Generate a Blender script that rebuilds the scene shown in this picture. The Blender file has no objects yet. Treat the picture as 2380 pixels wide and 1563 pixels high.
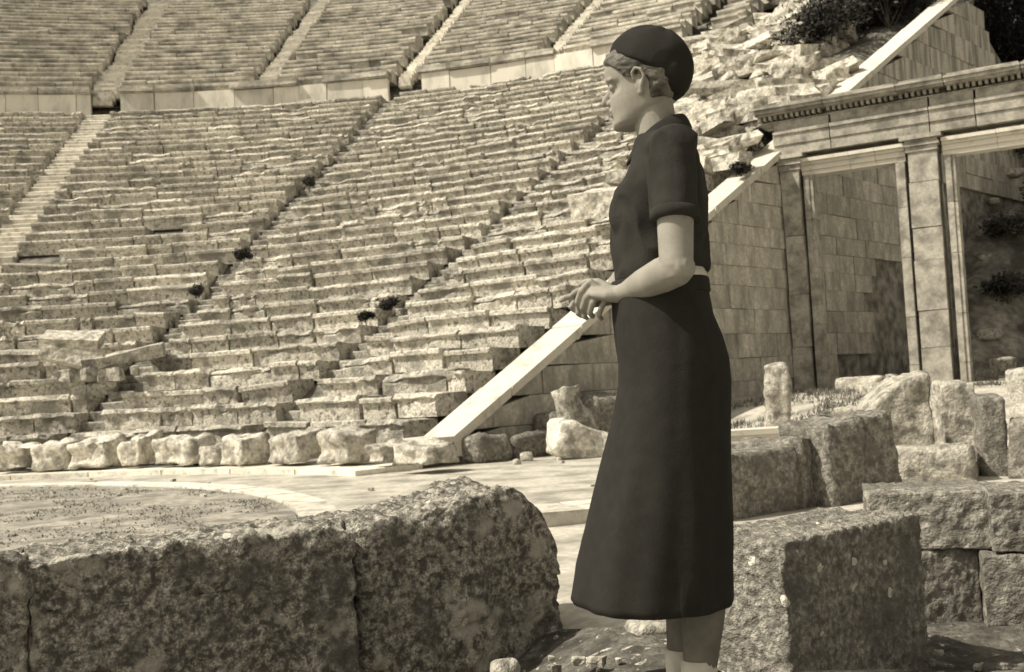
import bpy, bmesh, math, random
from mathutils import Vector, Matrix, noise
R = math.radians
random.seed(7)
C = bpy.context.scene
COL = C.collection

# ------------------------------------------------------------------ camera
K = .4303                                   # survey units (2380 px wide print) -> 1024 px
CAM = dict(h=1.1505, f=1113.98, pitch=.046, roll=.0561)
cam = bpy.data.cameras.new('camera')
cam.sensor_width = 36; cam.lens = CAM['f'] / 1024 * 36
cam.clip_start = .05; cam.clip_end = 2000
cam.dof.use_dof = True; cam.dof.focus_distance = 3.6; cam.dof.aperture_fstop = 7.5
co = bpy.data.objects.new('camera', cam); COL.objects.link(co)
co.matrix_world = (Matrix.Translation((0, 0, CAM['h'])) @ Matrix.Rotation(R(90) + CAM['pitch'], 4, 'X')
                   @ Matrix.Rotation(-CAM['roll'], 4, 'Z'))
C.camera = co

# ------------------------------------------------------------------ light
TINT = (1.0, .925, .725)
SUN_H = Vector((-1, -.22)).normalized(); SUN_EL = R(50)
w = bpy.data.worlds.new('World'); C.world = w; w.use_nodes = True
nt = w.node_tree; nt.nodes.clear()
sky = nt.nodes.new('ShaderNodeTexSky'); sky.sky_type = 'NISHITA'; sky.sun_disc = False
sky.sun_elevation = SUN_EL; sky.sun_rotation = math.atan2(SUN_H.x, SUN_H.y)
sky.dust_density = 2.5
bw = nt.nodes.new('ShaderNodeRGBToBW')
ml = nt.nodes.new('ShaderNodeVectorMath'); ml.operation = 'MULTIPLY'; ml.inputs[1].default_value = (1.05, .965, .825)
bg = nt.nodes.new('ShaderNodeBackground'); bg.inputs[1].default_value = .148
out = nt.nodes.new('ShaderNodeOutputWorld')
nt.links.new(sky.outputs[0], bw.inputs[0]); nt.links.new(bw.outputs[0], ml.inputs[0])
nt.links.new(ml.outputs[0], bg.inputs[0]); nt.links.new(bg.outputs[0], out.inputs[0])
sl = bpy.data.lights.new('sun', 'SUN'); sl.energy = 4.7; sl.angle = R(.6); sl.color = (1.0, .925, .79)
so = bpy.data.objects.new('sun', sl); COL.objects.link(so)
sd = Vector((SUN_H.x * math.cos(SUN_EL), SUN_H.y * math.cos(SUN_EL), math.sin(SUN_EL)))
so.rotation_euler = sd.to_track_quat('Z', 'Y').to_euler(); so.location = (-20, 0, 40)
C.view_settings.view_transform = 'Standard'; C.view_settings.look = 'None'
C.view_settings.gamma = 1; C.view_settings.use_curve_mapping = False
C.view_settings.exposure = 0.18

# ------------------------------------------------------------------ survey helpers (real positions from sight lines)
def ray(px, py):
    x = px * K - 512; y = py * K - 336
    c, s = math.cos(CAM['roll']), math.sin(CAM['roll'])
    u = (x * c - y * s) / CAM['f']; v = -(x * s + y * c) / CAM['f']
    c, s = math.cos(CAM['pitch']), math.sin(CAM['pitch'])
    Y = c - v * s; Z = s + v * c
    return u / Y, Z / Y
def at_z(px, py, z):
    x, zz = ray(px, py); t = (z - CAM['h']) / zz
    return Vector((x * t, t, z))
def at_y(px, py, Y):
    x, zz = ray(px, py); return Vector((x * Y, Y, CAM['h'] + zz * Y))

CX, CY = -11.3357, 8.7088
R0, DEP, RISE, NROW = 12.66, .728, .388, 34
P0 = Vector((-1.025, 17.616)); WD = Vector((math.sin(R(43)), math.cos(R(43))))     # retaining wall line
WN = Vector((WD.y, -WD.x))                                                          # its outward normal (towards stage)
def wall_pt(L, z, off=0.): p = P0 + WD * L + WN * off; return Vector((p.x, p.y, z))
def pol(r, th, z=0.): return Vector((CX + r * math.sin(th), CY + r * math.cos(th), z))
def sstep(a, b, x):
    t = min(1, max(0, (x - a) / (b - a))); return t * t * (3 - 2 * t)
def ground_z(X, Y):
    q = (X - P0.x) * WD.x + (Y - P0.y) * WD.y
    z = .24 * sstep(2.2, 5.5, X) * sstep(9, 15, Y) + .48 * sstep(4, 9, q) * sstep(0, 3, X)
    return z
def on_ground(px, py):
    z = 0
    for _ in range(12): p = at_z(px, py, z); z = .5 * z + .5 * ground_z(p.x, p.y)
    return at_z(px, py, z)
def fbm(v, s, o=3): return noise.fractal(Vector(v) * s, 1.0, 2.0, o)

# ------------------------------------------------------------------ object helpers
def tag(o, label=None, cat=None, group=None, kind=None):
    if label: o['label'] = label
    if cat: o['category'] = cat
    if group: o['group'] = group
    if kind: o['kind'] = kind
    return o
def link(name, me, mat, parent=None, smooth=False):
    o = bpy.data.objects.new(name, me); COL.objects.link(o)
    if mat and not me.materials: me.materials.append(mat)
    if smooth:
        for p in me.polygons: p.use_smooth = True
    if parent: o.parent = parent
    return o
def empty(name, loc=(0, 0, 0), rz=0):
    o = bpy.data.objects.new(name, None); COL.objects.link(o); o.location = loc; o.rotation_euler.z = rz
    o.empty_display_size = .2
    return o
def from_bm(bm, name):
    me = bpy.data.meshes.new(name); bmesh.ops.recalc_face_normals(bm, faces=bm.faces[:]); bm.to_mesh(me); bm.free(); return me
def pydata(name, v, f):
    me = bpy.data.meshes.new(name); me.from_pydata(v, [], f); me.update(); return me
def box_vf(V, F, x0, x1, y0, y1, z0, z1, M=None, j=0.):
    b = len(V)
    for x, y, z in ((x0,y0,z0),(x1,y0,z0),(x1,y1,z0),(x0,y1,z0),(x0,y0,z1),(x1,y0,z1),(x1,y1,z1),(x0,y1,z1)):
        p = Vector((x + random.uniform(-j, j), y + random.uniform(-j, j), z + random.uniform(-j, j)))
        if M: p = M @ p
        V.append(p)
    F += [(b,b+3,b+2,b+1),(b+4,b+5,b+6,b+7),(b,b+1,b+5,b+4),(b+1,b+2,b+6,b+5),(b+2,b+3,b+7,b+6),(b+3,b,b+4,b+7)]
def grid_box(nx, ny, nz):
    """unit box -.5...5, z 0..1, as a closed subdivided shell"""
    V, F, idx = [], [], {}
    def vid(i, j, k):
        key = (i, j, k)
        if key not in idx: idx[key] = len(V); V.append(Vector((i / nx - .5, j / ny - .5, k / nz)))
        return idx[key]
    for i in range(nx):
        for j in range(ny):
            F.append((vid(i,j,0), vid(i,j+1,0), vid(i+1,j+1,0), vid(i+1,j,0)))
            F.append((vid(i,j,nz), vid(i+1,j,nz), vid(i+1,j+1,nz), vid(i,j+1,nz)))
    for i in range(nx):
        for k in range(nz):
            F.append((vid(i,0,k), vid(i+1,0,k), vid(i+1,0,k+1), vid(i,0,k+1)))
            F.append((vid(i,ny,k), vid(i,ny,k+1), vid(i+1,ny,k+1), vid(i+1,ny,k)))
    for j in range(ny):
        for k in range(nz):
            F.append((vid(0,j,k), vid(0,j,k+1), vid(0,j+1,k+1), vid(0,j+1,k)))
            F.append((vid(nx,j,k), vid(nx,j+1,k), vid(nx,j+1,k+1), vid(nx,j,k+1)))
    return V, F
def stone_mesh(name, size, n=(6, 4, 4), rnd=.12, rough=.03, scale=1.5, seed=0, oct=3, deform=None, fine=0., fscale=12.):
    """weathered stone: subdivided block, corners rounded by rnd (metres), noise relief"""
    V, F = grid_box(*n); sx, sy, sz = size; out = []
    off = Vector((seed * 13.7, seed * 7.3, seed * 3.1)); md = min(size)
    r = min(rnd, md * .49)
    for v in V:
        p = Vector((v.x * sx, v.y * sy, (v.z - .5) * sz))
        q = Vector((max(-sx/2 + r, min(sx/2 - r, p.x)), max(-sy/2 + r, min(sy/2 - r, p.y)), max(-sz/2 + r, min(sz/2 - r, p.z))))
        d = p - q
        if d.length > 1e-6: nrm = d.normalized(); p = q + nrm * r
        else: nrm = Vector((0, 0, 1))
        nrm = Vector((p.x / sx, p.y / sy, p.z / sz)).normalized() if d.length < 1e-6 else nrm
        h = noise.fractal((p + off) * scale, 1.0, 2.0, oct) * rough
        if fine: h += (noise.fractal((p + off) * fscale, .9, 2.1, 3)) * fine
        p = p + nrm * h
        p.z += sz / 2
        if deform: p = deform(p)
        out.append(p)
    return pydata(name, out, F)

# ------------------------------------------------------------------ materials
def mk(name, base, dark, blotch=3.0, thr=(.45, .62), fine=40., finemix=.35, bump=.3, bdist=.02, rnd=.3, rough=.95,
       spots=None, light=None, streak=None, patch=None):
    m = bpy.data.materials.new(name); m.use_nodes = True; t = m.node_tree; N = t.nodes; L = t.links
    b = N['Principled BSDF']; b.inputs['Roughness'].default_value = rough
    b.inputs['Specular IOR Level'].default_value = .15
    geo = N.new('ShaderNodeNewGeometry'); oi = N.new('ShaderNodeObjectInfo')
    add = N.new('ShaderNodeVectorMath'); add.operation = 'MULTIPLY_ADD'
    add.inputs[1].default_value = (37, 53, 29)
    L.new(oi.outputs['Random'], add.inputs[0]); L.new(geo.outputs['Position'], add.inputs[2])
    P = add.outputs[0]
    if streak:
        mp = N.new('ShaderNodeVectorMath'); mp.operation = 'MULTIPLY'; mp.inputs[1].default_value = streak
        L.new(P, mp.inputs[0]); PS = mp.outputs[0]
    else: PS = P
    def nz(sc, det=6, vec=P, ro=.6):
        n = N.new('ShaderNodeTexNoise'); n.inputs['Scale'].default_value = sc; n.inputs['Detail'].default_value = det
        n.inputs['Roughness'].default_value = ro; L.new(vec, n.inputs['Vector']); return n.outputs['Fac']
    def mapr(v, a, c, lo=0., hi=1.):
        r = N.new('ShaderNodeMapRange'); r.inputs[1].default_value = a; r.inputs[2].default_value = c
        r.inputs[3].default_value = lo; r.inputs[4].default_value = hi; L.new(v, r.inputs[0]); return r.outputs[0]
    def mix(f, A, B):
        x = N.new('ShaderNodeMix'); x.data_type = 'RGBA'
        if isinstance(f, float): x.inputs[0].default_value = f
        else: L.new(f, x.inputs[0])
        for i, c in ((6, A), (7, B)):
            if isinstance(c, tuple): x.inputs[i].default_value = (*c, 1)
            else: L.new(c, x.inputs[i])
        return x.outputs[2]
    tc = lambda v: (v * 1.0, v * .95, v * .82) if not isinstance(v, tuple) else v
    n1 = nz(blotch, 5, PS); n2 = nz(fine, 5)
    col = mix(mapr(n1, *thr), tc(dark), tc(base))
    if patch:                                     # larger stained areas
        col = mix(mapr(nz(patch[0], 4), patch[1], patch[2]), col, tc(patch[3]))
    col = mix(mapr(n2, .38, .62, 0, finemix), col, tc(dark))
    if light: col = mix(mapr(nz(light[0], 4), light[1], light[2]), col, tc(light[3]))
    if spots:                                     # pale crust lichens
        vo = N.new('ShaderNodeTexVoronoi'); vo.inputs['Scale'].default_value = spots[0]
        wv = N.new('ShaderNodeVectorMath'); wv.operation = 'ADD'
        nn = N.new('ShaderNodeTexNoise'); nn.inputs['Scale'].default_value = 22.; L.new(P, nn.inputs['Vector'])
        sc = N.new('ShaderNodeVectorMath'); sc.operation = 'SCALE'; sc.inputs['Scale'].default_value = .035
        L.new(nn.outputs['Color'], sc.inputs[0]); L.new(P, wv.inputs[0]); L.new(sc.outputs[0], wv.inputs[1])
        L.new(wv.outputs[0], vo.inputs['Vector'])
        sp = N.new('ShaderNodeSeparateColor'); L.new(vo.outputs['Color'], sp.inputs[0])
        rad = mapr(sp.outputs[0], spots[3], 1.0, 0., spots[1])
        lt = N.new('ShaderNodeMath'); lt.operation = 'LESS_THAN'; L.new(vo.outputs['Distance'], lt.inputs[0]); L.new(rad, lt.inputs[1])
        col = mix(lt.outputs[0], col, tc(spots[2]))
    br = N.new('ShaderNodeHueSaturation')
    wn = N.new('ShaderNodeTexWhiteNoise'); wn.noise_dimensions = '1D'; L.new(oi.outputs['Random'], wn.inputs['W'])
    L.new(mapr(wn.outputs['Value'], 0, 1, 1 - rnd, 1 + rnd * .7), br.inputs['Value']); L.new(col, br.inputs['Color'])
    L.new(br.outputs[0], b.inputs['Base Color'])
    bp = N.new('ShaderNodeBump'); bp.inputs['Strength'].default_value = bump; bp.inputs['Distance'].default_value = bdist
    sm = N.new('ShaderNodeMath'); sm.operation = 'MULTIPLY_ADD'; sm.inputs[1].default_value = .5
    L.new(n2, sm.inputs[0]); L.new(n1, sm.inputs[2]); L.new(sm.outputs[0], bp.inputs['Height']); L.new(bp.outputs[0], b.inputs['Normal'])
    return m
M_seat = mk('weathered_limestone', .73, .17, 10.0, (.35, .49), 28, .55, 1.0, .05, .24, patch=(1.8, .51, .63, .32))
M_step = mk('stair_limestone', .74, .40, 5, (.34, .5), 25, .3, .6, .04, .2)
M_upper = mk('upper_seat_limestone', .68, .24, 1.1, (.36, .60), 7, .5, .5, .05, .1)
M_diaz = mk('smooth_pale_slab', .84, .58, 2.0, (.32, .55), 20, .2, .4, .02, .15, streak=(1, 1, .4))
M_cope = mk('white_coping_stone', .64, .42, 3.0, (.30, .46), 30, .3, .3, .01, .06)
M_wall = mk('grey_ashlar', .66, .30, 3.4, (.34, .66), 14, .6, .8, .04, .16, streak=(1, 1, .45))
M_wallhi = mk('streaked_ashlar', .58, .24, 3.2, (.4, .58), 18, .45, .7, .04, .18, streak=(1, 1, .16))
M_gate = mk('gate_limestone', .46, .20, 3.0, (.36, .58), 16, .4, .6, .03, .10)
M_rubble = mk('tumbled_limestone', .70, .24, 4.5, (.38, .54), 16, .55, 1.0, .06, .26)
M_fore = mk('dark_lichened_limestone', .68, .12, 28.0, (.41, .60), 90, .8, 1.0, .03, .03, spots=(6.5, .16, .75, .80), patch=(3.4, .52, .66, .16), light=(5, .56, .66, .50))
M_fore2 = mk('speckled_grey_limestone', .52, .16, 34.0, (.38, .62), 60, .75, 1.0, .03, .03, spots=(13, .30, .72, .62), patch=(4, .50, .64, .18))
M_mid = mk('grey_pitted_limestone', .44, .14, 15.0, (.38, .60), 45, .7, 1.0, .04, .12, patch=(2.5, .50, .64, .20))
M_pale = mk('pale_pitted_limestone', .60, .20, 7.0, (.38, .54), 30, .6, 1.0, .05, .1)
M_soil = mk('dry_earth', .56, .26, 1.6, (.36, .56), 14, .5, .6, .03, .0)
M_orch = mk('orchestra_grass_earth', .46, .19, 2.2, (.38, .58), 9, .7, 1.0, .06, .0, patch=(.6, .45, .6, .30))
M_dark = mk('dark_gravelly_earth', .22, .06, 5, (.38, .62), 30, .7, 1.0, .04, .0, light=(18, .62, .68, .45))
M_fill = mk('earth_fill', .26, .09, 3, (.4, .6), 12, .5, .8, .05, .0)
M_bank = mk('scrub_covered_earth', .34, .07, 1.0, (.38, .62), 5, .6, 1.0, .10, .0)
M_leaf = mk('dark_foliage', .06, .03, 6, (.4, .6), 30, .2, 0., .01, .4, rough=.7)
M_twig = mk('twig_bark', .12, .06, 6, (.4, .6), 30, .2, .2, .01, .2)
M_wool = mk('dark_wool', .027, .021, 30, (.35, .65), 260, .4, .5, .003, .0)
M_knit = mk('dark_knit', .036, .025, 14, (.4, .6), 240, .5, .6, .004, .0)
M_hat = mk('dark_felt', .028, .020, 12, (.35, .65), 220, .4, .5, .003, .0)
M_hair = mk('grey_blonde_hair', .20, .05, 22, (.36, .60), 120, .5, .9, .006, .0, rough=.5, streak=(1, 1, 2.5))
M_sock = mk('white_cotton', .6, .5, 30, (.35, .65), 200, .2, .4, .002, .0)
M_shoe = mk('dark_leather', .07, .05, 30, (.35, .65), 200, .2, .1, .002, .0, rough=.5)
M_strap = mk('stocking', .17, .11, 20, (.3, .7), 200, .1, .1, .001, .0)
M_grass = mk('dry_grass_blades', .30, .16, 3, (.4, .6), 12, .4, .1, .01, .0)
M_core = mk('rubble_core_stone', .44, .13, 3.0, (.38, .60), 12, .6, 1.0, .08, .0)
M_stepd = mk('shaded_stair_limestone', .50, .16, 5, (.36, .54), 25, .6, 1.0, .05, .25)  # stair stone darkened: shade on the middle and right stairways put into the colour
M_skin = mk('skin', .32, .23, 16, (.3, .7), 140, .25, .3, .002, .0, rough=.6)
M_skin.node_tree.nodes['Principled BSDF'].inputs['Subsurface Weight'].default_value = .08
M_skin.node_tree.nodes['Principled BSDF'].inputs['Subsurface Radius'].default_value = (.01, .008, .006)

# ------------------------------------------------------------------ terrain
def build_ground():
    xs = []; x = -400.
    def axis(fine0, fine1, step, lo, hi):
        a = [fine0 + i * step for i in range(int((fine1 - fine0) / step) + 1)]
        s = step
        while a[-1] < hi: s *= 1.25; a.append(a[-1] + s)
        s = step
        while a[0] > lo: s *= 1.25; a.insert(0, a[0] - s)
        return a
    xs = axis(-8, 16, .25, -500, 500); ys = axis(2, 32, .25, -400, 600)
    V, F = [], []
    for Y in ys:
        for X in xs:
            z = ground_z(X, Y)
            near = math.exp(-((X - 3) ** 2 + (Y - 12) ** 2) / 220)
            z -= .46 * sstep(.6, -.7, X) * sstep(6.2, 5.0, Y)
            z += (fbm((X, Y, 0), 1.3, 4) * .018 + (fbm((X, Y, 3), .4, 2)) * .02) * near * sstep(.5, 4, X) - .0
            # inside the cavea the ground sheet dips under the seating fill
            V.append((X, Y, z - .01))
    n = len(xs)
    for j in range(len(ys) - 1):
        for i in range(n - 1): a = j * n + i; F.append((a, a + 1, a + n + 1, a + n))
    g = link('ground', pydata('ground', V, F), M_soil, smooth=True); tag(g, kind='structure')
build_ground()
def in_cavea_z(r):                                # fill under the seats
    if r < R0 + NROW * DEP + .2: return .35 + RISE * (r - R0) / DEP - .42
    if r < 39.4: return 13.25
    if r < 58.5: return 14.35 + .58 * (r - 39.6) - .35
    return 25.0 + .75 * min(r - 58.5, 12) + .35 * max(0, r - 70.5)
def wall_side(p, off=0.): return (p.x - P0.x) * WN.x + (p.y - P0.y) * WN.y - off    # <0 on the seating side
def build_fill():
    V, F = [], []; T = 150; rs = [R0 + .5 + i * .728 for i in range(60)] + [60, 66, 75, 90, 120, 180]
    rs.insert(0, R0 + .5)
    for r in rs:
        for k in range(T + 1):
            th = R(-75 + 125 * k / T); p = pol(r, th)
            s = wall_side(p, -.8)
            if s > 0: p = p - Vector((WN.x, WN.y, 0)) * s
            rr = math.hypot(p.x - CX, p.y - CY)
            z = in_cavea_z(rr) + fbm(p, .8, 2) * .05 - .12 - .55 * sstep(-2.0, -1.1, wall_side(p))
            if r == rs[0] and k >= 0: pass
            V.append((p.x, p.y, max(z, -.3)))
    n = T + 1
    for j in range(len(rs) - 1):
        for i in range(T): a = j * n + i; F.append((a, a + 1, a + n + 1, a + n))
    tag(link('hillside', pydata('hillside', V, F), M_fill, smooth=True), kind='structure')
build_fill()
def bank_z(L, off):
    top = 5.6 * sstep(15.5, 25, L) + .12 * max(0, L - 25)
    return .3 + top * (1 - .5 * sstep(3, 30, off)) * sstep(1.5, -1.5, off - (L - 15.5) * .42) + .2 * max(0, L - 26) * sstep(0, 10, L - 26) + fbm((L, off, 1), .5, 4) * .35 * sstep(15, 17, L)
def build_bank():                                  # scrubby bank behind the gate and the ruined wall end
    V, F = [], []; nu, nv = 70, 60
    for j in range(nv + 1):
        for i in range(nu + 1):
            L = 15.0 + i * .9 + (i / nu) ** 3 * 120; off = -.2 + j * .55 + (j / nv) ** 3 * 60
            top = 5.6 * sstep(15.5, 25, L) + .12 * max(0, L - 25)
            z = .3 + top * (1 - .5 * sstep(3, 30, off)) * sstep(1.5, -1.5, off - (L - 15.5) * .42) + .2 * max(0, L - 26) * sstep(0, 10, L - 26)
            z += fbm((L, off, 1), .5, 4) * .35 * sstep(15, 17, L)
            p = wall_pt(L, z, off); V.append(p)
    n = nu + 1
    for j in range(nv):
        for i in range(nu): a = j * n + i; F.append((a, a + n, a + n + 1, a + 1))
    tag(link('scrub_bank', pydata('scrub_bank', V, F), M_bank, smooth=True), kind='structure')
build_bank()

# orchestra: earth disc, kerb ring of segments, outer step ring
def ring_sheet(name, r0, r1, z, mat, a0=-180, a1=180, n=120):
    V, F = [], []
    for k in range(n + 1):
        th = R(a0 + (a1 - a0) * k / n)
        for q in range(5): r = r0 + (r1 - r0) * q / 4; V.append(pol(r, th, z))
    for k in range(n):
        for q in range(4): a = k * 5 + q; F.append((a, a + 1, a + 6, a + 5))
    return tag(link(name, pydata(name, V, F), mat), kind='structure')
ring_sheet('orchestra_floor', .01, 9.4, .03, M_orch)
def kerb_ring(name, label, cat, r0, r1, z0, z1, seg, mat, a0=-180, a1=180):
    root = tag(empty(name, (CX, CY, 0)), label, cat)
    n = int(R(a1 - a0) * r0 / seg); da = R(a1 - a0) / n
    for k in range(n):
        V, F = [], []; th0 = R(a0) + k * da + .0015; th1 = R(a0) + (k + 1) * da - .0015
        for q in range(5):
            th = th0 + (th1 - th0) * q / 4
            for r, z in ((r0, z0), (r1, z0), (r1, z1), (r0, z1)):
                V.append(Vector((r * math.sin(th), r * math.cos(th), z + random.uniform(-.004, .004) * (z == z1))))
        for q in range(4):
            a = q * 4
            for i in range(4): F.append((a + i, a + (i + 1) % 4, a + 4 + (i + 1) % 4, a + 4 + i))
        F += [(0, 3, 2, 1), (16, 17, 18, 19)]
        bmx = bmesh.new(); me = pydata('kerb_stone', V, F); bmx.from_mesh(me); me2 = from_bm(bmx, 'kerb_stone')
        link('kerb_stone', me2, mat, root)
kerb_ring('orchestra_kerb', 'flat pale stone ring edging the round orchestra floor', 'kerb', 9.42, 9.80, -.1, .055, 1.35, M_step)
kerb_ring('walkway_kerb', 'low pale stone step running round under the front row of seats', 'kerb', 11.7, 12.9, -.2, .07, 1.6, M_step, -100, 50)

# ------------------------------------------------------------------ seating
def seat_variant(seed, worn):
    """unit-length seat block: lip along the top front edge, hollow under it; x -0.5..0.5, y 0 front .. depth"""
    rg = random.Random(seed); H = RISE; nx = 5
    ch = rg.uniform(.012, .035) + worn * .045
    prof = [(.085, -.02), (.075, H * .5), (.065, H - .12), (-.008 , H - .09), (-.012, H - ch), (ch * .9, H + .004), (.45, H - .012), (.84, H - .02), (.84, -.02)]
    V, F = [], []; m = len(prof)
    for i in range(nx + 1):
        x = i / nx - .5; e = 1 if i in (0, nx) else 0
        dz = noise.noise(Vector((x * 2.6, seed * 3.3, 0))) * .010 * (1 + 1.6 * worn); dy = noise.noise(Vector((x * 3.1, seed * 5.1, 9))) * .010 * (1 + 1.8 * worn)
        brk = 0
        if worn and rg.random() < .22: brk = rg.uniform(.03, .16)
        for j, (y, z) in enumerate(prof):
            jj = .004 + .009 * worn
            front = j in (2, 3, 4, 5)
            V.append((x + (rg.uniform(-.012, .012) if e else 0), y + (dy + brk if front else 0) + rg.uniform(-jj, jj), z + (dz if 3 <= j <= 7 else 0) - (brk * .5 if j in (4, 5) else 0) + rg.uniform(-jj, jj) * (j > 0)))
    for i in range(nx):
        for j in range(m):
            a = i * m + j; b = i * m + (j + 1) % m; F.append((a, b, b + m, a + m))
    F.append(tuple(range(m))[::-1]); F.append(tuple(nx * m + j for j in range(m)))
    me = pydata('seat_block', V, F); bmx = bmesh.new(); bmx.from_mesh(me); me = from_bm(bmx, 'seat_block')
    me.materials.append(M_seat); return me
VAR = [seat_variant(s, 0) for s in range(12)] + [seat_variant(s + 50, 1) for s in range(12)]
STAIR = [R(-27.0), R(-8.23), R(10.58), R(29.4)]
def wall_theta(r):                                 # angle at which radius r meets the retaining wall
    lo, hi = R(20), R(60)
    for _ in range(30):
        mid = (lo + hi) / 2
        if wall_side(pol(r, mid), -1.05) < 0: lo = mid
        else: hi = mid
    return lo
WEDGE = [
 ('shaded leftmost wedge of the lower stone seating, left of the bright stairway', -27.0, -8.23),
 ('lower wedge of stone rows between the bright left stairway and the middle stairway', -8.23, 10.58),
 ('sunlit lower wedge of rough stone rows in the middle of the picture', 10.58, 29.4),
 ('last lower wedge of stone rows beside the white sloping coping', 29.4, None)]
rg = random.Random(11)
for wi, (lab, a0, a1) in enumerate(WEDGE):
    root = tag(empty('seating_wedge', pol(R0, R(a0 + 9), 0)), lab, 'seating', 'lower seating wedges')
    Mi = Matrix.Translation(-root.location)
    for i in range(NROW + 1):
        r = R0 + DEP * i; z = .35 + RISE * (i - 1)
        if i == 0: continue
        t0 = R(a0) + (.52 if wi == 1 else .36 + rg.uniform(-.12, .1)) / r; t1 = (R(a1) - ((.52 if wi == 0 else .34) + rg.uniform(-.14, .12)) / r) if a1 else wall_theta(r)
        if wi == 0: t0 = max(t0, R(-24))
        if wi == 3 and i > 15: t1 = min(t1, R(41.5 - (i - 15) * .55))
        chaos = 0.0
        if wi == 3: chaos = sstep(6, 24, i) * .9 + .35
        elif wi == 2: chaos = .45
        else: chaos = .22
        if i <= 8: chaos += .2
        t = t0; last = False
        while not last:
            ln = rg.uniform(.7, 1.9) if rg.random() < .85 else rg.uniform(.4, .7)
            t2 = t + ln / r
            if t2 > t1 - .35 / r: t2 = t1; last = True
            ln = (t2 - t) * r; mid = (t + t2) / 2
            gap = rg.uniform(.008, .035) + (rg.random() < .05 + chaos * .3) * rg.uniform(.03, .14)
            if rg.random() < .006 + chaos * .018 and 12 < i and not last: t = t2; continue     # missing block
            worn = rg.random() < .25 + chaos * .7
            me = VAR[rg.randrange(12) + (12 if worn else 0)]
            o = link('seat_block', me, None, root)
            big = rg.random() < chaos * .22
            kz = rg.uniform(-.015, .015) + (rg.uniform(-.07, .06) if big else 0); kr = rg.uniform(-.025, .025) + (rg.uniform(-.14, .1) if big else 0)
            p = pol(r + kr, mid, z + kz)
            rz = -mid + R(rg.uniform(-1, 1) + (rg.uniform(-7, 7) if big else 0))
            o.location = p - root.location
            o.rotation_euler = (R(rg.uniform(-1.5, 1.5) + (rg.uniform(-7, 7) if big else 0)), R(rg.uniform(-.6, .6) + (rg.uniform(-3.5, 3.5) if big else 0)), rz)
            flip = -1 if rg.random() < .5 else 1
            o.scale = (max(.2, ln - gap), 1, rg.uniform(.97, 1.05))
            t = t2
# stairways of the lower tier
def step_mesh(seed):
    rq = random.Random(seed); V, F = [], []
    nx = 3
    for i in range(nx + 1):
        x = -.37 + .74 * i / nx
        dd = rq.uniform(-.02, .02); dz = rq.uniform(-.015, .01)
        for y, z in ((0 + dd, -.1), (-.01 + dd, RISE / 2 - .03), (.02 + dd, RISE / 2 + dz), (.46, RISE / 2 + dz - .005), (.46, -.1)): V.append((x, y, z))
    for i in range(nx):
        for j in range(5): a = i * 5 + j; b = i * 5 + (j + 1) % 5; F.append((a, b, b + 5, a + 5))
    F += [(4, 3, 2, 1, 0), tuple(nx * 5 + j for j in range(5))]
    me = pydata('step', V, F); bmx = bmesh.new(); bmx.from_mesh(me); me = from_bm(bmx, 'step'); me.materials.append(M_step); return me
STEPS = [step_mesh(s) for s in range(6)]
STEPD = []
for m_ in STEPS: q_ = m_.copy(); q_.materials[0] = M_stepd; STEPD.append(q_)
SL = ['bright narrow stone stairway climbing the left side of the lower seating', 'narrow stone stairway climbing the middle of the lower seating',
      'narrow stone stairway next before the white sloping coping']
for k, a in enumerate(STAIR[1:]):
    root = tag(empty('stairway', pol(R0, a, 0)), SL[k], 'stairs', 'stairways of the lower seating')
    for i in range(2, NROW * 2 + 2):
        r = R0 + DEP * i / 2; z = .35 + RISE * (i / 2 - 1) - (.07 if k == 0 else .20)
        if rg.random() < (.03 if k == 0 else .12): continue
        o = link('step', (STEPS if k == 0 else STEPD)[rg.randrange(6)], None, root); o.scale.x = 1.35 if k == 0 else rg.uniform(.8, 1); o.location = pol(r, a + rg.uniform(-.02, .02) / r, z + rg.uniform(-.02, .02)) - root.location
        o.rotation_euler = (0, R(rg.uniform(-1.2, 1.2)), -a + R(rg.uniform(-2.5, 2.5)))
# front row of broken thrones
def throne_mesh(seed, wdt):
    rq = random.Random(seed)
    lean = rq.uniform(-.12, .12); hb = rq.uniform(.15, .5)
    def df(p):
        # seat hollow in front, raised remains of an arm or back
        fx = (p.x / wdt)
        if p.z > .36: p.z += .12 * hb * (1 if fx * (1 if lean > 0 else -1) > .05 else -.5) + .16 * hb * sstep(.0, .25, p.y)
        if p.z < .34: p.y += .05 * math.sin(p.z / .34 * math.pi) * (1 if p.y < 0 else 0)
        p.x += lean * p.z
        return p
    return stone_mesh('throne', (wdt * rq.uniform(.80, .96), .62, .44), (8, 6, 6), .02, .10, 1.9, seed, 3, df, .03, 7)
ths = [(-11, .0), (14, .0)]
TL = ['squat broken front row throne stone at the far left edge', 'rounded front row throne stone second from the left, with a wedge of shade', 'lumpy front row throne stone with a dark gap on its right',
      'small upright throne fragment in the front row', 'large front row throne stone with a raised right arm', 'low broken throne fragment between taller front row stones',
      'front row throne stone with a slanting broken side', 'wide front row throne stone with a flat seat', 'wide throne stone with shaded hollow under its lip', 'low pale front row block near the end of the row', 'flat pale front row stone beside the retaining wall corner']
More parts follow.
